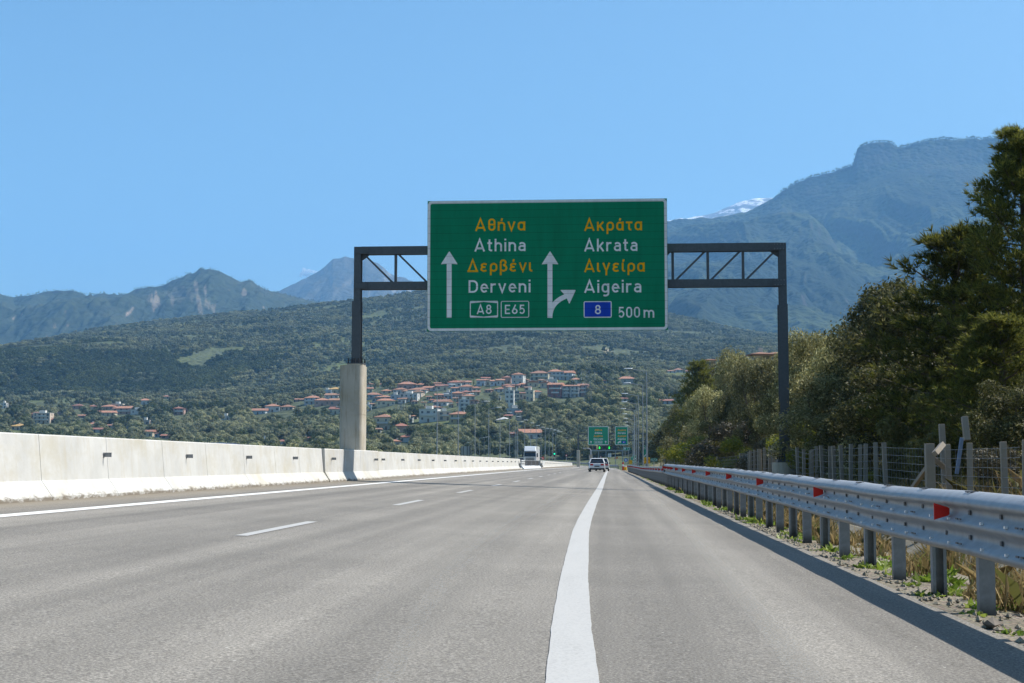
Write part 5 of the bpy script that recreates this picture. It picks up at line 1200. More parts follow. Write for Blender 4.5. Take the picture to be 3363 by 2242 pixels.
# ------------------------------------------------------------------ trees one can tell apart on the village hill
def clear(px, py, Y, m=4):
    return not any(a - m < px < b + m and c - m < py < d + 2 and Y < yy + 6 for a, b, c, d, yy in RECTS)
rg = random.Random(21)
def vtree(pm, px, py, s, label, group=None, name='tree', cat='tree', sz=None):
    p = on_hill(px, py); p.z -= .3; return tree(name, pm, p, s, rg.uniform(0, 6), label, cat, group, sz)
for n, (px, py, h) in enumerate([(1352, 1327, 34), (1362, 1325, 30), (1642, 1352, 44), (1651, 1352, 46), (1660, 1354, 48), (1882, 1238, 30), (1694, 1292, 40), (570, 1434, 22), (592, 1434, 24), (1730, 1465, 40), (1764, 1470, 30), (1556, 1262, 26), (2118, 1282, 30)]):
    p = on_hill(px, py); s = h * p.y / FPX / 11.6
    vtree(F_CY, px, py, s * 1.0, 'dark slender cypress', name='cypress', sz=s)
    o = [q for q in C.objects if q.name.startswith('cypress')][-1]
cyl = ['left of the two dark cypresses below the flat white block near the pillar', 'right of the two dark cypresses below the flat white block near the pillar', 'left one of three tall cypresses beside the tall white block', 'middle one of three tall cypresses beside the tall white block', 'right one of three tall cypresses beside the tall white block',
       'cypress at the right end of the big roofs behind the sign', 'tall cypress right of the tall white block on the slope', 'left of two small cypresses just over the barrier', 'right of two small cypresses just over the barrier', 'cypress before the orange roofed house near the far lamps', 'small cypress above the white lorry', 'dark cypress among the upper row roofs', 'cypress beside the top of the second lamp post in the right row']
for o, lb in zip(sorted([q for q in C.objects if q.name.startswith('cypress')], key=lambda q: q.name), cyl): o['label'] = lb
# dark pine stand on the crest right of the village
for n, (px, py, h) in enumerate([(1918, 1242, 46), (1952, 1240, 50), (1975, 1245, 44), (1998, 1246, 42), (2020, 1246, 46), (2042, 1246, 44), (2064, 1248, 50), (2086, 1250, 40), (2106, 1260, 34), (1964, 1284, 40), (2132, 1262, 32)]):
    p = on_hill(px, py); s = h * p.y / FPX / 9.0
    vtree(F_DK[n % 2], px, py, s, f'dark pine, {ORD[n]} from left in the crest stand behind the lamp heads' if n != 9 else 'dark rounded pine on the slope below the crest stand', 'dark pines on the village crest', 'pine_tree', sz=s)
# individual trees nearest to the viewer on the lower slope
cnt = 0; tries = 0
while cnt < 150 and tries < 4000:
    tries += 1; px = rg.uniform(1180, 2230) if rg.random() < .75 else rg.uniform(0, 1120); py = rg.uniform(1385, 1500) if px > 1180 else rg.uniform(1380, 1470)
    if px < 1120 and py > 1415 + px * .075: continue
    p = on_hill(px, py)
    if p.y > 1150: continue
    pm = (F_OL + F_DK)[rg.choice((0, 1, 0, 1, 2, 3))]; dk = pm in F_DK; s = rg.uniform(.8, 1.3) * (.8 if dk else 1)
    top = py - (8.5 if dk else 5) * s * FPX / p.y
    if not all(clear(px, py + (top - py) * q, p.y, 7) for q in (.35, .55, .75, 1.0)): continue
    p.z -= .3; tree('hillside_tree', pm, p, s, rg.uniform(0, 6), 'dark bushy tree low on the hillside beyond the barrier' if dk else 'grey green olive tree low on the hillside beyond the barrier', 'tree', 'dark trees on the lower hillside' if dk else 'olive trees on the lower hillside'); cnt += 1
# the woods and groves as masses
nr = np.random.default_rng(5)
def wood(n, y0, y1, px0, px1, dens, seed):
    a = nr.uniform(ray(px0, 1400)[0], ray(px1, 1400)[0], n); Y = np.sqrt(nr.uniform(y0 ** 2, y1 ** 2, n)); X = a * Y
    k = fbm(X / 55, Y / 55, seed, 3); zz = hill_z(X, Y); keep = (k > dens) & ((np.mod(zz / 6.5 + fbm(X / 80, Y / 80, 7, 2) * 2, 1) < .72) | (k > dens + .25) | (Y < 900)); X, Y = X[keep], Y[keep]; P = np.stack([X, Y, hill_z(X, Y) - .3], 1)
    px, py = project(P); ok = np.ones(len(P), bool)
    for a_, b_, c_, d_, yy in RECTS:
        hgt = 8.5 * FPX / P[:, 1]; ok &= ~((px > a_ - 2) & (px < b_ + 2) & (py > c_ - 1) & (py - hgt < d_) & (P[:, 1] < yy + 8))
    fl = np.array([(575, 1184), (690, 1146), (805, 1139), (800, 1160), (716, 1176), (660, 1224), (590, 1206)], float); ins = np.zeros(len(P), bool)      # mown field on the hill
    for i in range(7):
        (xa, ya), (xb, yb) = fl[i], fl[i - 1]; hit = (ya > py) != (yb > py); ins ^= hit & (px < (xb - xa) * (py - ya) / (yb - ya + 1e-9) + xa)
    ok &= ~ins
    ok &= ~((px > 1170) & (px < 1960) & (py > 1232) & (py < 1345) & (nr.random(len(P)) < .5))      # village streets and gardens
    ok &= ~((P[:, 0] > 8) & (P[:, 1] < 480) & (px > 2080))
    ok &= ~((P[:, 1] < 640) & (px > 1500) & (px < 2100))
    return P[ok]
proto = {}
for nm, pm, sz in (('olive', F_OL[0], 1), ('olive2', F_OL[1], 1), ('dark', F_DK[0], 1), ('dark2', F_DK[1], 1)):
    proto[nm] = [o for o in C.objects if o.type == 'MESH' and o.data == pm[0]][0]
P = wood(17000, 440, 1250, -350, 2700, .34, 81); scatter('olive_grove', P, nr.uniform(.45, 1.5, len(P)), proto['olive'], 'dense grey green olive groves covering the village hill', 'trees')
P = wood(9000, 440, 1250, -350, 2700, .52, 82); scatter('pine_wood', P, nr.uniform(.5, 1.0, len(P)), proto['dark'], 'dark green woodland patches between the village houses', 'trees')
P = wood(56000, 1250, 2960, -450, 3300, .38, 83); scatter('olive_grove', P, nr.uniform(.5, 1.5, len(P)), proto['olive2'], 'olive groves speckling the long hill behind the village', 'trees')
P = wood(30000, 1550, 2960, -450, 3300, .56, 84)
scatter('pine_wood', P, nr.uniform(.5, .95, len(P)), proto['dark2'], 'dark woods patching the long hill behind the village', 'trees')
P = wood(9000, 1640, 1940, -450, 1100, .30, 85); q = project(P); P = P[(q[0] + (fbm(P[:, 0] / 60, P[:, 1] / 60, 88, 3) - .5) * 700 < 800) & (q[1] < 1300) & (q[1] > 1165 - (q[0] < 250) * 30)]; scatter('scarp_wood', P, nr.uniform(.7, 1.1, len(P)), proto['dark'], 'dark trees crowding the steep shadowed scarp on the left hill', 'trees')

# pines along the mountain skylines
def skyline(o, px0, px1, n, smin, smax, pr, label, seed_):
    rr = np.random.default_rng(seed_); me = o.data; V = np.empty(len(me.vertices) * 3, np.float32); me.vertices.foreach_get('co', V); V = V.reshape(-1, 3).astype(float)
    px, py = project(V); ok = (px > px0) & (px < px1); V = V[ok]; px = px[ok]; py = py[ok]; bins = np.round(px / 4).astype(int); top = {}
    for i in np.argsort(-py): top[bins[i]] = i
    idx = np.array(list(top.values())); P = V[rr.choice(idx, n)] + np.stack([rr.uniform(-8, 8, n), rr.uniform(-25, 5, n), np.full(n, -1.5)], 1)
    scatter('skyline_pines', P, rr.uniform(smin, smax, n), pr, label, 'trees')
skyline(ms, 2560, 3330, 420, .4, 1.3, proto['dark'], 'tiny pines along the crest of the right mountain', 3)
skyline(mt, 20, 1050, 330, .2, .65, proto['dark2'], 'tiny trees along the crest of the left mountain', 4)
# ------------------------------------------------------------------ street lamps
def lamp_meshes(h, arm):
    pole = MB().tube([(0, 0, 0), (0, 0, h * .5), (0, 0, h)], [.095, .075, .055], 8).mm(-.2, .2, -.2, .2, 0, .05).mesh('pole', M_LAMP)
    ar = MB().tube([(0, 0, h - .05), (arm * .5, 0, h + .06), (arm, 0, h + .22)], .045, 6).mesh('arm', M_LAMP)
    hd = MB(); hd.sweep([(.16 * math.cos(R(a)), .10 * math.sin(R(a))) for a in range(0, 181, 30)] + [(-.12, -.03), (.12, -.03)], [0, .12, .5, .85, 1.0],
        lambda u, v, y: (arm + (1.0 if arm > 0 else -1.0) * (y - .1), u * (.45 + .55 * math.sin(math.pi * min(1, .15 + y * .85))), h + .25 + v * (.5 + .5 * math.sin(math.pi * min(1, .2 + y * .8)))), closed=True, caps=True)
    return pole, ar, hd.mesh('lamp_head', M_LAMPH, True)
LM = {1: lamp_meshes(12, 1.75), -1: lamp_meshes(12, -1.75)}
def lamp(X, Y, side, label, group, both=False, z=None, s=1.0):
    t = empty('street_lamp', (X, Y, road_z(X, Y) - .05 if z is None else z), 0, label, 'street lamp', group); t.scale = (s, s, s)
    for k, me in zip(('pole', 'arm', 'lamp_head'), LM[side]): link(bpy.data.objects.new(k, me), t)
    if both:
        for k, me in zip(('arm', 'lamp_head'), LM[-side][1:]): link(bpy.data.objects.new(k, me), t)
rxs = [4.6, 4.85, 4.85, 5.1, 5.3, 5.9, 6.4, 6.9, 7.4, 7.7, 8.0]
for n in range(11):
    lamp(rxs[n], 172 + 30 * n, -1, f'tall grey street lamp, {ORD[n]} from the near end of the right hand row', 'street lamps right of the motorway')
for n in range(15):
    lamp(-24.9 + .25 * n, 213 + 28 * n, 1, f'tall grey street lamp, {ORD[n]} from the near end of the left hand row', 'street lamps left of the motorway', both=(n == 1))
for n, (px, pt, Y) in enumerate(sorted([(1664, 1456, 520), (1697, 1422, 430), (1692, 1385, 600), (1790, 1408, 620), (1803, 1412, 640), (1817, 1417, 660), (1832, 1424, 680), (1838, 1432, 700), (1850, 1433, 720), (1764, 1437, 560), (1742, 1436, 580), (1610, 1435, 600), (1590, 1433, 620), (1575, 1436, 640), (1548, 1452, 600), (1874, 1437, 640), (1914, 1438, 640)])):
    p = at(px, pt, Y); z0 = at(px, 1516, Y).z; lamp(p.x, Y, 1 if n % 3 else -1, f'small far street lamp, {ORD[n]} from left among the interchange lights around the lorry', 'far street lamps of the interchange', z=z0, s=(p.z - z0) / 12.3)

# ------------------------------------------------------------------ vehicles
def paint_mat(name, col, rough=.25, metal=.1):
    m, t, p = nodes(name); v = coord(t); n = noise(t, v, 3, 4)
    t.links.new(ramp(t, n, [(.3, tuple(x * .93 for x in col)), (.7, tuple(min(1, x * 1.03) for x in col))]), p.inputs['Base Color']); setin(p, 'Roughness', rough); setin(p, 'Metallic', metal); setin(p, 'Coat Weight', .5); setin(p, 'Coat Roughness', .08); return m
M_GLASS = mat('car_glass', (.012, .014, .018), .08, .1, 1, spec=.8)
M_TYRE = mat('tyre', (.02, .02, .02), .9, .2)
M_RIM = mat('wheel_rim', (.45, .46, .48), .3, .1, metal=.6)
M_TAIL = mat('tail_light', (.42, .012, .015), .2, .1)
M_HEAD = mat('head_light', (.75, .78, .8), .15, .05, metal=.2)
M_PLATE = mat('number_plate', (.70, .70, .68), .5, .05)
M_BUMP = mat('black_plastic', (.03, .03, .033), .7, .1)
def wheel(parent, x, y, r=.32, wd=.22):
    w = MB().tube([(x - wd / 2, y, r), (x + wd / 2, y, r)], r, 18).build('wheel', M_TYRE, parent)
    s = 1 if x > 0 else -1
    MB().tube([(x + s * (wd / 2 - .01), y, r), (x + s * (wd / 2 + .012), y, r)], r * .62, 14).build('rim', M_RIM, w)
def car(X, Y, rz, col, label, L=4.2, Wd=1.78, H=1.48, z=None, name='car', van=False, mname='paint'):
    m = paint_mat(mname, col); t = empty(name, (X + road_c(Y), Y, road_z(X, Y) if z is None else z), rz, label, 'car')
    # the car faces +Y; rear at -L/2
    hw = Wd / 2; b = L / 2
    side = [(-b + .02, .30), (-b, .55), (-b + .05, .92), (b - 1.25, .95), (b - .25, .78), (b, .60), (b - .02, .30)]
    prof = [(-1, 0), (-1, .55), (-.96, .85), (-.90, 1), (.90, 1), (.96, .85), (1, .55), (1, 0)]
    ys = [(-b, .62, .86), (-b + .06, .90, .95), (-b + .5, .95, 1.0), (-b + 1.4, .96, 1.0), (0, .96, 1.0), (b - 1.2, .94, .98), (b - .35, .76, .92), (b - .03, .62, .80), (b, .55, .74)]
    mb = MB(); n = len(prof); vs = []
    for y, zt, k in ys:
        for u, v in prof: vs.append((u * hw * k, y, .26 + (zt - .26) * v))
    fs = [(i * n + q, i * n + (q + 1) % n, (i + 1) * n + (q + 1) % n, (i + 1) * n + q) for i in range(len(ys) - 1) for q in range(n)] + [tuple(range(n)), tuple((len(ys) - 1) * n + q for q in range(n))]
    mb.add(vs, fs); body = mb.build('body', m, t, smooth=False, bevel=.04)
    rb = -b + (.12 if van else .28); rt = -b + (.30 if van else .72); ft = .35 + (.25 if van else 0); fb_ = 1.15 + (.25 if van else 0)
    def gh(inset, z0, z1, y0, y1, y2, y3):
        return [(-hw * .90 + inset, y0, z0), (hw * .90 - inset, y0, z0), (hw * .90 - inset, y3, z0), (-hw * .90 + inset, y3, z0), (-hw * .70 + inset, y1, z1), (hw * .70 - inset, y1, z1), (hw * .70 - inset, y2, z1), (-hw * .70 + inset, y2, z1)]
    mb = MB().add(gh(0, .94, H - .05, rb, rt, ft, fb_), [(0, 3, 2, 1), (0, 1, 5, 4), (1, 2, 6, 5), (2, 3, 7, 6), (3, 0, 4, 7)]); cabn = mb.build('window_band', M_GLASS, t)
    mb = MB().add([(-hw * .72, rt - .10, H - .06), (hw * .72, rt - .10, H - .06), (hw * .72, ft + .05, H - .06), (-hw * .72, ft + .05, H - .06), (-hw * .62, rt + .05, H), (hw * .62, rt + .05, H), (hw * .62, ft - .1, H), (-hw * .62, ft - .1, H)], [(3, 2, 1, 0), (4, 5, 6, 7), (0, 1, 5, 4), (1, 2, 6, 5), (2, 3, 7, 6), (3, 0, 4, 7)])
    mb.build('roof', m, t, bevel=.02)
    mb = MB()
    for s in (-1, 1):
        mb.bar((s * hw * .90, rb, .95), (s * hw * .70, rt - .02, H - .05), .10, .10); mb.bar((s * hw * .90, fb_, .95), (s * hw * .70, ft, H - .05), .06, .06); mb.bar((s * hw * .90, (rb + fb_) / 2, .95), (s * hw * .705, (rt + ft) / 2, H - .05), .05, .07)
        mb.bar((s * hw * .70, rt, H - .04), (s * hw * .70, ft, H - .04), .06, .06)
    mb.build('pillars', m, t)
    for s in (-1, 1):
        MB().mm(s * hw * .62 - .16, s * hw * .62 + .16, -b - .02, -b + .12, .70, .88).build('tail_light', M_TAIL, t)
        MB().mm(s * hw * .62 - .17, s * hw * .62 + .17, b - .25, b - .01, .56, .70).build('headlight', M_HEAD, t)
        MB().box((s * (hw * .93 + .10), .62, 1.0), (.20, .12, .14)).build('mirror', M_BUMP if van else m, t)
        for y in (-b + .78, b - .82): wheel(t, s * (hw - .12), y)
    MB().mm(-hw * .92, hw * .92, -b - .035, -b + .2, .24, .42).build('bumper', M_BUMP, t)
    MB().mm(-.27, .27, -b - .03, -b - .005, .56, .68).build('number_plate', M_BUMP if name != 'van' else M_PLATE, t)
    if not van:
        MB().tube([(0, -b - .03, .82), (0, -b - .0, .82)], .06, 12).build('badge', M_RIM, t)
    return t
car(-1.15, 158, 0, (.66, .68, .71), 'white hatchback seen from behind with red tail lights, nearest car on the road', mname='white_car_paint')
car(-.70, 186, 0, (.62, .63, .63), 'silver grey estate partly hidden behind the white hatchback, right side', H=1.62, van=True, mname='silver_car_paint', L=4.5)
car(-1.85, 205, 0, (.018, .018, .02), 'black car mostly hidden on the left behind the white hatchback', H=1.42, mname='black_car_paint')
car(.45, 470, 0, (.03, .032, .036), 'small dark car farthest ahead where the road bends', H=1.45, mname='dark_car_paint')
o = car(-14.0, 51, math.pi, (.035, .075, .22), 'dark blue car on the opposite carriageway, only its roof showing above the barrier', L=4.3, Wd=1.75, H=1.40, z=.27, mname='blue_car_paint')
def lorry():
    X, Y = -15.1, 285; z = .30; t = empty('lorry', (X, Y, z), 0, 'white lorry with box trailer facing us behind the median gate', 'lorry')
    mw = paint_mat('lorry_white', (.80, .81, .82), .35)
    mb = MB().add([(-1.22, 0, .95), (1.22, 0, .95), (1.22, 2.1, .95), (-1.22, 2.1, .95), (-1.22, -.05, 1.9), (1.22, -.05, 1.9), (1.2, .18, 3.0), (-1.2, .18, 3.0), (1.22, 2.1, 3.05), (-1.22, 2.1, 3.05)], [(0, 1, 5, 4), (4, 5, 6, 7), (7, 6, 8, 9), (0, 3, 2, 1), (1, 2, 8, 6, 5), (3, 0, 4, 7, 9), (2, 3, 9, 8)])
    mb.build('cab', mw, t, bevel=.05)
    MB().add([(-1.12, -.09, 1.95), (1.12, -.09, 1.95), (1.08, .115, 2.78), (-1.08, .115, 2.78)], [(0, 1, 2, 3)]).build('windscreen', M_GLASS, t)
    MB().mm(-1.15, 1.15, -.22, .16, 2.82, 2.95).build('sun_visor', M_GALV, t)
    MB().add([(-1.15, .1, 3.06), (1.15, .1, 3.06), (1.2, 1.9, 3.06), (-1.2, 1.9, 3.06), (-1.05, .75, 3.85), (1.05, .75, 3.85), (1.15, 1.9, 3.95), (-1.15, 1.9, 3.95)], [(0, 1, 5, 4), (1, 2, 6, 5), (2, 3, 7, 6), (3, 0, 4, 7), (4, 5, 6, 7), (0, 3, 2, 1)]).build('roof_deflector', mw, t, bevel=.05)
    mb = MB()
    for k in range(4): mb.mm(-.85, .85, -.075, -.04, 1.05 + .19 * k, 1.15 + .19 * k)
    mb.build('grille', M_BUMP, t)
    MB().mm(-1.24, 1.24, -.18, .5, .32, .95).build('bumper', mw, t, bevel=.04)
    for s in (-1, 1):
        MB().mm(s * .92 - .22, s * .92 + .22, -.20, -.10, .60, .82).build('headlight', M_HEAD, t)
        MB().mm(s * 1.42 - .12, s * 1.42 + .12, .0, .14, 1.85, 2.6).build('mirror', M_BUMP, t)
        for y in (1.0, 5.5, 10.5, 11.8): wheel(t, s * 1.05, y, .5, .3)
    MB().mm(-1.27, 1.27, 2.3, 13.5, 1.15, 4.0).build('trailer', mw, t, bevel=.04)
    MB().mm(-.45, .45, .6, 13.4, .75, 1.148).build('chassis', M_DARK, t)
    MB().mm(-.3, .3, -.205, -.185, .42, .54).build('number_plate', M_PLATE, t)
lorry()
o = car(-19.5, 330, math.pi, (.25, .26, .28), 'grey car on the opposite carriageway left of the lorry', mname='grey_car_paint', H=1.9, van=True, z=.3)

# ------------------------------------------------------------------ far gantry with two green signs
M_SG2 = mat('far_sign_green', (.004, .26, .14), .45, .05)
def small_sign(name, px0, px1, py0, py1, Y, label, words, extra=None, backed=True, m=None, border=.16):
    x0, z1 = sgn(px0, py0, Y); x1, z0 = sgn(px1, py1, Y); t = empty(name, ((x0 + x1) / 2, Y, z0), 0, label, 'road sign')
    child(MB().mm(x0, x1, Y, Y + .08, z0, z1).build('panel', m or M_SG2, bevel=.02), t); y = Y - .02; wd, ht = x1 - x0, z1 - z0
    if border:
        mb = MB(); ring(mb, x0, x1, z0, z1, border, .3, y); child(mb.build('border', M_SWHITE, fix=False), t)
    for s, u0, u1, vb, vt, mm_ in words:
        mb = MB(); text_mesh(mb, s, x0 + wd * u0, x0 + wd * u1, z0 + ht * vb, ht * (vt - vb), y, y_step=.003, w=.19); child(mb.build('lettering', mm_, fix=False), t)
    if extra: extra(t, x0, z0, wd, ht, y)
    return t
def up_arrow(mb, cx, z0, h, y, k=1.0):
    w = h * .42 * k; mb.add([(cx - w * .28, y, z0), (cx + w * .28, y, z0), (cx + w * .28, y, z0 + h * .55), (cx - w * .28, y, z0 + h * .55)], [(0, 1, 2, 3)]); mb.add([(cx - w, y - .004, z0 + h * .5), (cx + w, y - .004, z0 + h * .5), (cx, y - .004, z0 + h)], [(0, 1, 2)])
def ex1(t, x0, z0, wd, ht, y):
    mb = MB(); up_arrow(mb, x0 + wd * .145, z0 + ht * .09, ht * .14, y); up_arrow(mb, x0 + wd * .855, z0 + ht * .09, ht * .14, y); child(mb.build('arrow', M_SWHITE, fix=False), t)
    for a, b in ((.29, .49), (.50, .70)):
        mb = MB(); ring(mb, x0 + wd * a, x0 + wd * b, z0 + ht * .085, z0 + ht * .225, .07, .1, y); child(mb.build('route_plate', M_SWHITE, fix=False), t)
def ex2(t, x0, z0, wd, ht, y):
    mb = MB(); a = (x0 + wd * .20, z0 + ht * .10); b = (x0 + wd * .36, z0 + ht * .18); r = ribbon([a, b], .34)
    mb.add([(p.x, y, p.y) for q in r for p in q], [(0, 1, 3, 2)]); mb.add([(x0 + wd * .46, y - .004, z0 + ht * .225), (x0 + wd * .27, y - .004, z0 + ht * .205), (x0 + wd * .42, y - .004, z0 + ht * .095)], [(0, 1, 2)]); child(mb.build('arrow', M_SWHITE, fix=False), t)
    child(MB().mm(x0 + wd * .53, x0 + wd * .82, y - .004, y, z0 + ht * .09, z0 + ht * .215).build('blue_plate', M_SBLUE), t)
    mb = MB(); text_mesh(mb, '8', x0 + wd * .645, x0 + wd * .705, z0 + ht * .115, ht * .075, y - .012, y_step=.003, w=.19); child(mb.build('lettering', M_SWHITE, fix=False), t)
Y2 = 425
small_sign('direction_sign', 1931, 1999, 1400, 1461, Y2, 'smaller far green sign reading Athina and Derveni with two upward arrows',
  [('Aθήνα', .32, .68, .76, .86, M_SYEL), ('Athina', .32, .68, .60, .70, M_SWHITE), ('Δερβένι', .28, .72, .44, .54, M_SYEL), ('Derveni', .28, .72, .28, .38, M_SWHITE), ('A8', .335, .445, .115, .195, M_SWHITE), ('E65', .53, .67, .115, .195, M_SWHITE)], ex1)
small_sign('direction_sign', 2019.5, 2063, 1400, 1461, Y2, 'narrow far green sign reading Akrata and Aigeira with a diagonal arrow',
  [('Aκράτα', .20, .84, .76, .86, M_SYEL), ('Akrata', .20, .80, .60, .70, M_SWHITE), ('Aιγείρα', .20, .84, .44, .54, M_SYEL), ('Aigeira', .20, .80, .28, .38, M_SWHITE)], ex2)
def gantry2():
    xl, zt = sgn(1899, 1423, Y2 + .8); xr = sgn(2120, 1423, Y2 + .8)[0]; zb = sgn(1899, 1445, Y2 + .8)[1]; zc = sgn(1899, 1478, Y2 + .8)[1]
    t = empty('sign_gantry', (xl, Y2, zc), 0, 'far grey gantry on a concrete pillar carrying the two smaller green signs', 'gantry'); y = Y2 + .8
    child(MB().mm(xl - .48, xl + .48, y - .6, y + .6, -.1, zc).build('pillar', M_PILLAR, bevel=.12), t)
    for x in (xl, xr): child(MB().mm(x - .2, x + .2, y - .22, y + .22, zc if x == xl else -.8, zt).build('post', M_GSTEEL), t)
    for z0, z1 in ((zt - .3, zt), (zb - .3, zb)): child(MB().mm(xl + .2, xr - .2, y - .15, y + .15, z0, z1).build('chord', M_GSTEEL), t)
    n = 11
    for i in range(n):
        xa = xl + .2 + (xr - xl - .4) * i / n; xb = xl + .2 + (xr - xl - .4) * (i + 1) / n
        child(MB().bar((xa, y, zb), (xb, y, zt - .3), .1).build('brace', M_GSTEEL), t)
        if i: child(MB().bar((xa, y, zb), (xa, y, zt - .3), .1).build('upright', M_GSTEEL), t)
gantry2()
# lane signal gantry beyond
Y3 = 560
def signals():
    xl, zt = sgn(1941, 1477, Y3); xr = sgn(2048, 1477, Y3)[0]; zb = sgn(1941, 1481, Y3)[1]; g = -.3
    t = empty('signal_gantry', (xl, Y3, g), 0, 'low grey gantry with dark lane signal boxes beyond the two far signs', 'gantry')
    for px in (1943, 1966, 1990, 2021, 2045): child(MB().mm(sgn(px, 1480, Y3)[0] - .15, sgn(px, 1480, Y3)[0] + .15, Y3 + .3, Y3 + .6, g, zt).build('post', M_LAMP), t)
    child(MB().mm(xl, xr, Y3 + .25, Y3 + .65, zb, zt).build('beam', M_LAMP), t)
    MG = emit('signal_green', (.02, .8, .08), 1.0)
    for n, (px, w, lit) in enumerate(((1953, 10, 0), (1969, 7, 1), (1984, 12, 0), (2000.7, 7, 1), (2018.6, 10, 0))):
        x = sgn(px, 1470, Y3)[0]; hw = w * Y3 / FPX / 2; z0, z1 = sgn(px, 1475.5, Y3)[1], sgn(px, 1464, Y3)[1]
        s = empty('lane_signal', (x, Y3, z0), 0, ('dark lane signal box with lit green arrow' if lit else 'dark unlit lane signal box') + f', {ORD[n]} from left on the low gantry', 'signal', 'lane signals')
        child(MB().mm(x - hw, x + hw, Y3 - .1, Y3 + .24, z0, z1).build('housing', M_DARK), s)
        if lit:
            mb = MB(); h = (z1 - z0) * .75; mb.mm(x - .13, x + .13, Y3 - .16, Y3 - .12, z0 + h * .5, z0 + h * 1.15); mb.prism([(x - .42, z0 + h * .62), (x + .42, z0 + h * .62), (x, z0 + h * .12)], lambda u, v, y: (u, y, v), Y3 - .20, Y3 - .165); child(mb.build('green_arrow', MG), s)
            o_ = MB().mm(x - .1, x + .1, Y3 + .24, Y3 + .3, zb - .2, z1)
        child(MB().mm(x - .08, x + .08, Y3 + .245, Y3 + .29, zb, z1 + .0).build('bracket', M_LAMP), s)
signals()
def pole_sign(name, px, pyc, Y, label, make, zfoot=None, cat='road sign'):
    p = at(px, pyc, Y); zf = road_z(min(p.x, 2.3), Y) - .6 if zfoot is None else zfoot; t = empty(name, (p.x, Y, zf), 0, label, cat)
    child(MB().tube([(p.x, Y + .08, zf), (p.x, Y + .08, p.z + .2)], .06, 6).build('pole', M_LAMP), t); make(t, p); return t
def disc(t, p, r, m, nm, dy=0, n=20):
    o = MB().prism([(r * math.cos(2 * math.pi * k / n), r * math.sin(2 * math.pi * k / n)) for k in range(n)], lambda u, v, y: (p.x + u, p.y + y, p.z + v), -.02 + dy, .02 + dy).build(nm, m); child(o, t)
M_SRED = mat('sign_red', (.50, .015, .02), .4, .05); M_SBL2 = mat('sign_plain_blue', (.01, .16, .55), .4, .05); M_SORG = mat('sign_orange', (.85, .20, .01), .4, .05); M_SY2 = mat('sign_plain_yellow', (.85, .45, .005), .4, .05)
def mk_noentry(t, p): disc(t, p, .30, M_SRED, 'panel'); child(MB().mm(p.x - .2, p.x + .2, p.y - .05, p.y - .022, p.z - .06, p.z + .06).build('white_bar', M_SWHITE), t)
def mk_limit(t, p): disc(t, p, .30, M_SRED, 'border'); disc(t, p, .20, M_SWHITE, 'panel', -.03)
def mk_blue(t, p):
    disc(t, p, .36, M_SBL2, 'panel'); mb = MB(); up_arrow(mb, p.x, p.z - .25, .5, p.y - .04, 1.1); child(mb.build('arrow', M_SWHITE, fix=False), t)
def mk_tri(t, p):
    for r, m, nm, d in ((.42, M_SRED, 'border', 0), (.25, M_SWHITE, 'panel', -.03)):
        child(MB().prism([(-r, -r * .7), (r, -r * .7), (0, r)], lambda u, v, y: (p.x + u, p.y + y, p.z + v), -.02 + d, .02 + d).build(nm, m), t)
def mk_white(t, p):
    child(MB().mm(p.x - .58, p.x + .58, p.y - .03, p.y + .03, p.z - .62, p.z + .62).build('panel', M_SWHITE), t)
    mb = MB(); text_mesh(mb, 'E', p.x - .25, p.x + .12, p.z - .3, .6, p.y - .036, y_step=.002); child(mb.build('lettering', M_DARK, fix=False), t)
pole_sign('no_entry_sign', 1783, 1504, 300, 'red no entry disc with white bar just right of the lorry', mk_noentry, .2)
pole_sign('speed_sign', 1860, 1495, 480, 'small red rimmed white disc sign right of the lorry beyond the barrier', mk_limit)
pole_sign('speed_sign', 1973, 1500.5, 500, 'small red rimmed disc sign above the white hatchback roof', mk_limit)
pole_sign('white_sign', 2002, 1495, 520, 'square white sign with dark lettering under the far gantry', mk_white)
pole_sign('warning_sign', 2020.5, 1503, 540, 'red and white triangular warning sign right of the square white sign', mk_tri)
pole_sign('orange_sign', 2026.5, 1503, 540, 'orange disc sign beside the triangular warning sign', lambda t, p: disc(t, p, .36, M_SORG, 'panel'))
pole_sign('arrow_sign', 2055.5, 1511, 300, 'round blue sign with white arrow at the exit gore', mk_blue)
def mk_tl(t, p):
    child(MB().mm(p.x - .22, p.x + .22, p.y - .15, p.y + .06, p.z - .8, p.z + .36).build('housing', M_DARK), t)
    disc(t, p, .21, emit('traffic_green', (.01, .8, .4), 1.1), 'green_lamp', -.17); q = p.copy(); q.z -= .55; disc(t, q, .16, M_DARK, 'dark_lamp', -.17)
pole_sign('traffic_light', 1821, 1490, 430, 'traffic light showing green right of the lorry', mk_tl, cat='traffic light')
# countdown marker boards with white diagonal stripes
def marker(px0, px1, py0, py1, Y, label, word, bars):
    def ex(t, x0, z0, wd, ht, y):
        mb = MB()
        for b in bars: mb.add([(x0 + .06, y, z0 + ht * b), (x0 + wd - .06, y, z0 + ht * (b + .17)), (x0 + wd - .06, y, z0 + ht * (b + .25)), (x0 + .06, y, z0 + ht * (b + .08))], [(0, 1, 2, 3)])
        child(mb.build('stripes', M_SWHITE, fix=False), t)
        for xx in (.2, .8): child(MB().tube([(x0 + wd * xx, Y + .14, z0 - 1.2), (x0 + wd * xx, Y + .14, z0 + ht)], .05, 6).build('pole', M_LAMP), t)
    small_sign('exit_marker', px0, px1, py0, py1, Y, label, word, ex, border=.05)
marker(2111, 2123, 1462, 1521, 235, 'tall green exit marker board numbered 15 with white stripes behind the lamp posts', [('15', .22, .80, .78, .92, M_SWHITE)], (.04, .28))
marker(2079, 2091, 1494, 1521, 360, 'short green marker board with white diagonal stripes left of the lamp posts', [], (.10, .42))
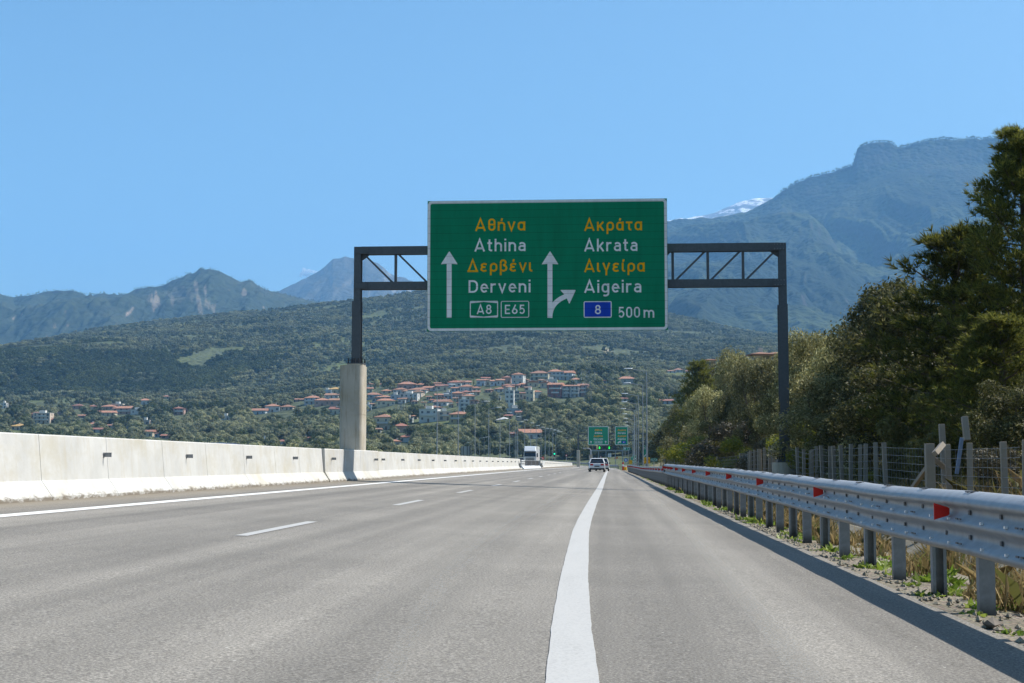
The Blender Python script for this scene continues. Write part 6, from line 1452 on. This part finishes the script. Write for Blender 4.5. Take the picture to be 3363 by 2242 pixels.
marker(2072, 2079, 1500, 1521, 420, 'farthest tiny green marker board half hidden by the striped one', [], (.10,))
def exy(t, x0, z0, wd, ht, y):
    for xx in (.25, .75): child(MB().tube([(x0 + wd * xx, 190.2, z0 - 1.1), (x0 + wd * xx, 190.2, z0 + ht)], .04, 6).build('pole', M_LAMP), t)
    child(MB().mm(x0 + wd * .06, x0 + wd * .94, y - .006, y, z0 + ht * .48, z0 + ht * .515).build('divider', M_DARK), t)
    child(MB().mm(x0 + wd * .16, x0 + wd * .84, y - .006, y, z0 + ht * .10, z0 + ht * .14).build('lower_rule', M_DARK), t)
small_sign('yellow_sign', 2114.7, 2134.5, 1502, 1521.5, 190, 'yellow two line sign with black letters on the right verge', [('Λ.E.A', .14, .88, .60, .88, M_DARK)], exy, m=M_SY2, border=0)
def exg(t, x0, z0, wd, ht, y):
    child(MB().tube([(x0 + wd * .5, 180.2, z0 - 1.2), (x0 + wd * .5, 180.2, z0 + ht)], .04, 6).build('pole', M_LAMP), t)
small_sign('kilometre_sign', 2136.5, 2159, 1505, 1515, 180, 'small green kilometre plate right of the yellow sign', [('147.2', .12, .88, .22, .78, M_SWHITE)], exg, border=.03)
def exa(t, x0, z0, wd, ht, y):
    mb = MB().prism([(x0 + wd, z0), (x0 + wd * 1.22, z0 + ht / 2), (x0 + wd, z0 + ht)], lambda u, v, q: (u, q, v), 500, 500.08); child(mb.build('arrow_tip', M_SG2), t)
    mb = MB(); ring(mb, x0 + wd * .62, x0 + wd * .98, z0 + ht * .2, z0 + ht * .8, .08, .3, y); child(mb.build('route_plate', M_SWHITE, fix=False), t)
    child(MB().mm(x0 + wd * .12, x0 + wd * .42, y - .01, y, z0 + ht * .3, z0 + ht * .7).build('white_mark', M_SWHITE), t)
    for xx in (.3, .8): child(MB().tube([(x0 + wd * xx, 500.2, z0 - 4.2), (x0 + wd * xx, 500.2, z0 + ht)], .08, 6).build('pole', M_LAMP), t)
small_sign('exit_arrow_sign', 2046.5, 2068, 1468, 1479, 500, 'green arrow shaped exit sign pointing right beyond the far signs', [], exa, border=.1)
# crash cushion and delineators at the exit gore
def gore():
    p = at(2052, 1543, 250); zf = road_z(2.2, 250) - .02; t = empty('crash_cushion', (p.x, 250, zf), 0, 'yellow and white crash cushion at the exit gore before the blue arrow sign', 'crash cushion'); x = p.x
    child(MB().prism(rounded_rect(.62, 1.2, .28), lambda u, v, z: (x + u, 250 + v, z), zf, zf + .55).build('body', M_SY2, bevel=.02), t); child(MB().prism(rounded_rect(.56, 1.1, .25), lambda u, v, z: (x + u, 250 + v, z), zf + .555, zf + .8).build('white_top', M_SWHITE, bevel=.02), t)
    p = at(2046, 1516, 240); t = empty('delineator', (p.x, 240, road_z(2, 240)), 0, 'thin red delineator post left of the blue arrow sign', 'delineator')
    for k in range(4): child(MB().tube([(p.x, 240, road_z(2, 240) + .33 * k + (0 if k == 0 else .002)), (p.x, 240, road_z(2, 240) + .33 * (k + 1))], .13, 8).build('band', M_SRED if k != 2 else M_SWHITE), t)
    t = empty('yellow_marker', at(2071, 1535, 260), 0, 'small yellow marker board left of the far end of the guardrail', 'marker'); q = at(2071, 1517, 260); child(MB().mm(q.x - .3, q.x + .3, 259.95, 260, q.z - .35, q.z + .35).build('board', M_SY2), t); child(MB().tube([(q.x, 260.05, -.7), (q.x, 260.05, q.z)], .05, 6).build('pole', M_LAMP), t)
gore()
# outer guardrail of the left bend, behind the cars
def bend_rail():
    t = empty('guardrail', (0, 600, 0), 0, 'distant guardrail following the outside of the bend beyond the cars', 'guardrail')
    mb = MB(); ys = list(np.arange(400, 640, 10)); f = lambda u, v, y: (2.8 + u + road_c(y), y, road_z(2.8, y) + v)
    mb.sweep([(0, .45), (-.1, .6), (0, .72), (-.1, .9), (.05, .95), (.05, .45)], ys, f, closed=True, caps=True); child(mb.build('rail', M_RAIL), t)
    pm = MB().mm(-.06, .06, -.06, .06, -.8, .6).mesh('post', M_GALV)
    for y in np.arange(402, 636, 6): o = bpy.data.objects.new('post', pm); link(o); o.location = f(.12, .0, y); child(o, t)
bend_rail()
# curved lamp arm above the median beside the hatchback
p = at(1940, 1478, 300); zt = p.z; t = empty('bracket_pole', (p.x, 300, -.2), 0, 'grey pole on concrete base with arm curving left, beside the hatchback', 'pole')
child(MB().mm(p.x - .35, p.x + .35, 299.7, 300.3, -.3, at(1940, 1493, 300).z).build('base', M_PILLAR), t); q = at(1913, 1472, 300)
child(MB().tube([(p.x, 300, -.2), (p.x, 300, zt), (p.x - .15, 300, zt + .25), (p.x - .5, 300, q.z), (q.x, 300, q.z + .02)], [.14, .13, .10, .09, .06], 8).build('pole', M_LAMP), t)
# back of a sign on the opposite carriageway
x0, z1 = sgn(1512, 1465, 300); x1, z0 = sgn(1544, 1495, 300); t = empty('blank_sign', ((x0 + x1) / 2, 300, .2), 0, 'grey ribbed back of a road sign over the barrier between left lamps', 'road sign')
mb = MB(); n = 9
for k in range(n): mb.mm(x0, x1, 300, 300.05, z0 + (z1 - z0) * k / n + .012, z0 + (z1 - z0) * (k + 1) / n - .012)
child(mb.build('panel', M_ALU), t)
for q in (.06, .3, .7, .94): child(MB().mm(x0 + (x1 - x0) * q - .06, x0 + (x1 - x0) * q + .06, 299.86, 299.995, .2, z1).build('post', M_GSTEEL), t)

# power pylons, aerial mast
def pylon(px, pb, pt, label, Y=None):
    b = on_hill(px, pb); h = (pb - pt) * b.y / FPX; mb = MB(); w0, w1 = h * .11, h * .025; n = 7
    cs = [[(sx_ * (w0 + (w1 - w0) * k / n), sy * (w0 + (w1 - w0) * k / n), h * k / n) for sx_, sy in ((-1, -1), (1, -1), (1, 1), (-1, 1))] for k in range(n + 1)]
    for k in range(n):
        for i in range(4): mb.bar(cs[k][i], cs[k + 1][i], .16); mb.bar(cs[k][i], cs[k + 1][(i + 1) % 4], .09); mb.bar(cs[k][(i + 1) % 4], cs[k + 1][i], .09)
    for zz in (.80, .92): mb.bar((-h * .16, 0, h * zz), (h * .16, 0, h * zz), .16)
    t = empty('power_pylon', b, 0, label, 'pylon'); mb.build('lattice', M_GALV, t); mi = MB()
    for zz in (.80, .92):
        for s in (-1, 1): mi.tube([(s * h * .155, 0, h * zz - .05), (s * h * .155, 0, h * zz - 1.9)], .13, 6)
    mi.build('insulators', M_WALL['white'], t)
pylon(1317, 1388, 1322, 'lattice power pylon on the slope right of the concrete pillar')
pylon(1932, 1352, 1210, 'tall lattice power pylon right of the terraced pink houses')
pylon(2438, 1190, 1158, 'thin pylon on the skyline between gantry sign and right post')
p = at(869, 968, 5000); h = 27 * 5000 / FPX
mb = MB(); mb.tube([(0, 0, -30), (0, 0, h)], [1.1, .7], 6); mb.tube([(0, 0, h * .6), (0, 0, h * .75)], 1.6, 6); mb.tube([(0, 0, h * .85), (0, 0, h * .95)], 1.5, 6)
o = mb.build('radio_mast', M_GSTEEL); o.location = p; tag(o, 'thin radio mast on the saddle right of the left mountain', 'mast')
# roofs among the bank trees on the right
for k, (px, py, Y, wd, hh, lb) in enumerate([(2970, 1150, 90, 70, 30, 'orange tiled house peeping between the dark trees on the right bank'), (2505, 1213, 230, 50, 12, 'orange roofed house behind the skyline olives left of the right gantry post'), (2556, 1211, 235, 42, 12, 'second orange roofed house behind the gantry post skyline'), (2335, 1210, 420, 26, 8, 'tiny red roof on the skyline left of the right bank trees')]):
    house(px, py, wd, hh, 'beige', 'orange', 'hip', 8, lb, 900 + k, loc=at(px, py, Y), group='houses above the right bank')

# small cloud beside the far peak, outside the haze
def cloud():
    m = bpy.data.materials.new('cloud_vapour'); m.use_nodes = True; t = m.node_tree; t.nodes.clear(); o_ = t.nodes.new('ShaderNodeOutputMaterial'); v = t.nodes.new('ShaderNodeVolumePrincipled')
    v.inputs['Color'].default_value = (1, 1, 1, 1); v.inputs['Density'].default_value = .03; t.links.new(v.outputs[0], o_.inputs['Volume'])
    rg = random.Random(4); mb = MB(); Y = 19000; s = Y / FPX
    import bmesh
    b = bmesh.new()
    for px, py, r in ((992, 898, 9), (1002, 891, 12), (1014, 890, 12), (1028, 892, 10), (1006, 903, 10), (1040, 895, 8), (1016, 904, 8), (998, 882, 7), (1054, 892, 6), (988, 906, 6)):
        c = at(px, py, Y); M = Matrix.Translation(c) @ Matrix.Diagonal((r * s, r * s * 1.5, r * s * .62, 1)); bmesh.ops.create_icosphere(b, subdivisions=2, radius=1, matrix=M)
    me = bpy.data.meshes.new('cloud'); b.to_mesh(me); b.free(); me.materials.append(m); o = bpy.data.objects.new('cloud', me); link(o)
    tag(o, 'one small white cloud beside the far peak on the left skyline', 'cloud')
cloud()

# ------------------------------------------------------------------ haze
m = bpy.data.materials.new('haze'); m.use_nodes = True; t = m.node_tree; t.nodes.clear(); o_ = t.nodes.new('ShaderNodeOutputMaterial'); v = t.nodes.new('ShaderNodeVolumePrincipled')
v.inputs['Color'].default_value = (*HAZE_COLOR, 1); v.inputs['Density'].default_value = HAZE_DENSITY; v.inputs['Anisotropy'].default_value = .0; t.links.new(v.outputs[0], o_.inputs['Volume'])
o = MB().mm(-7000, 9000, -300, 17800, -2.7, 2700).build('haze', m); o['kind'] = 'stuff'
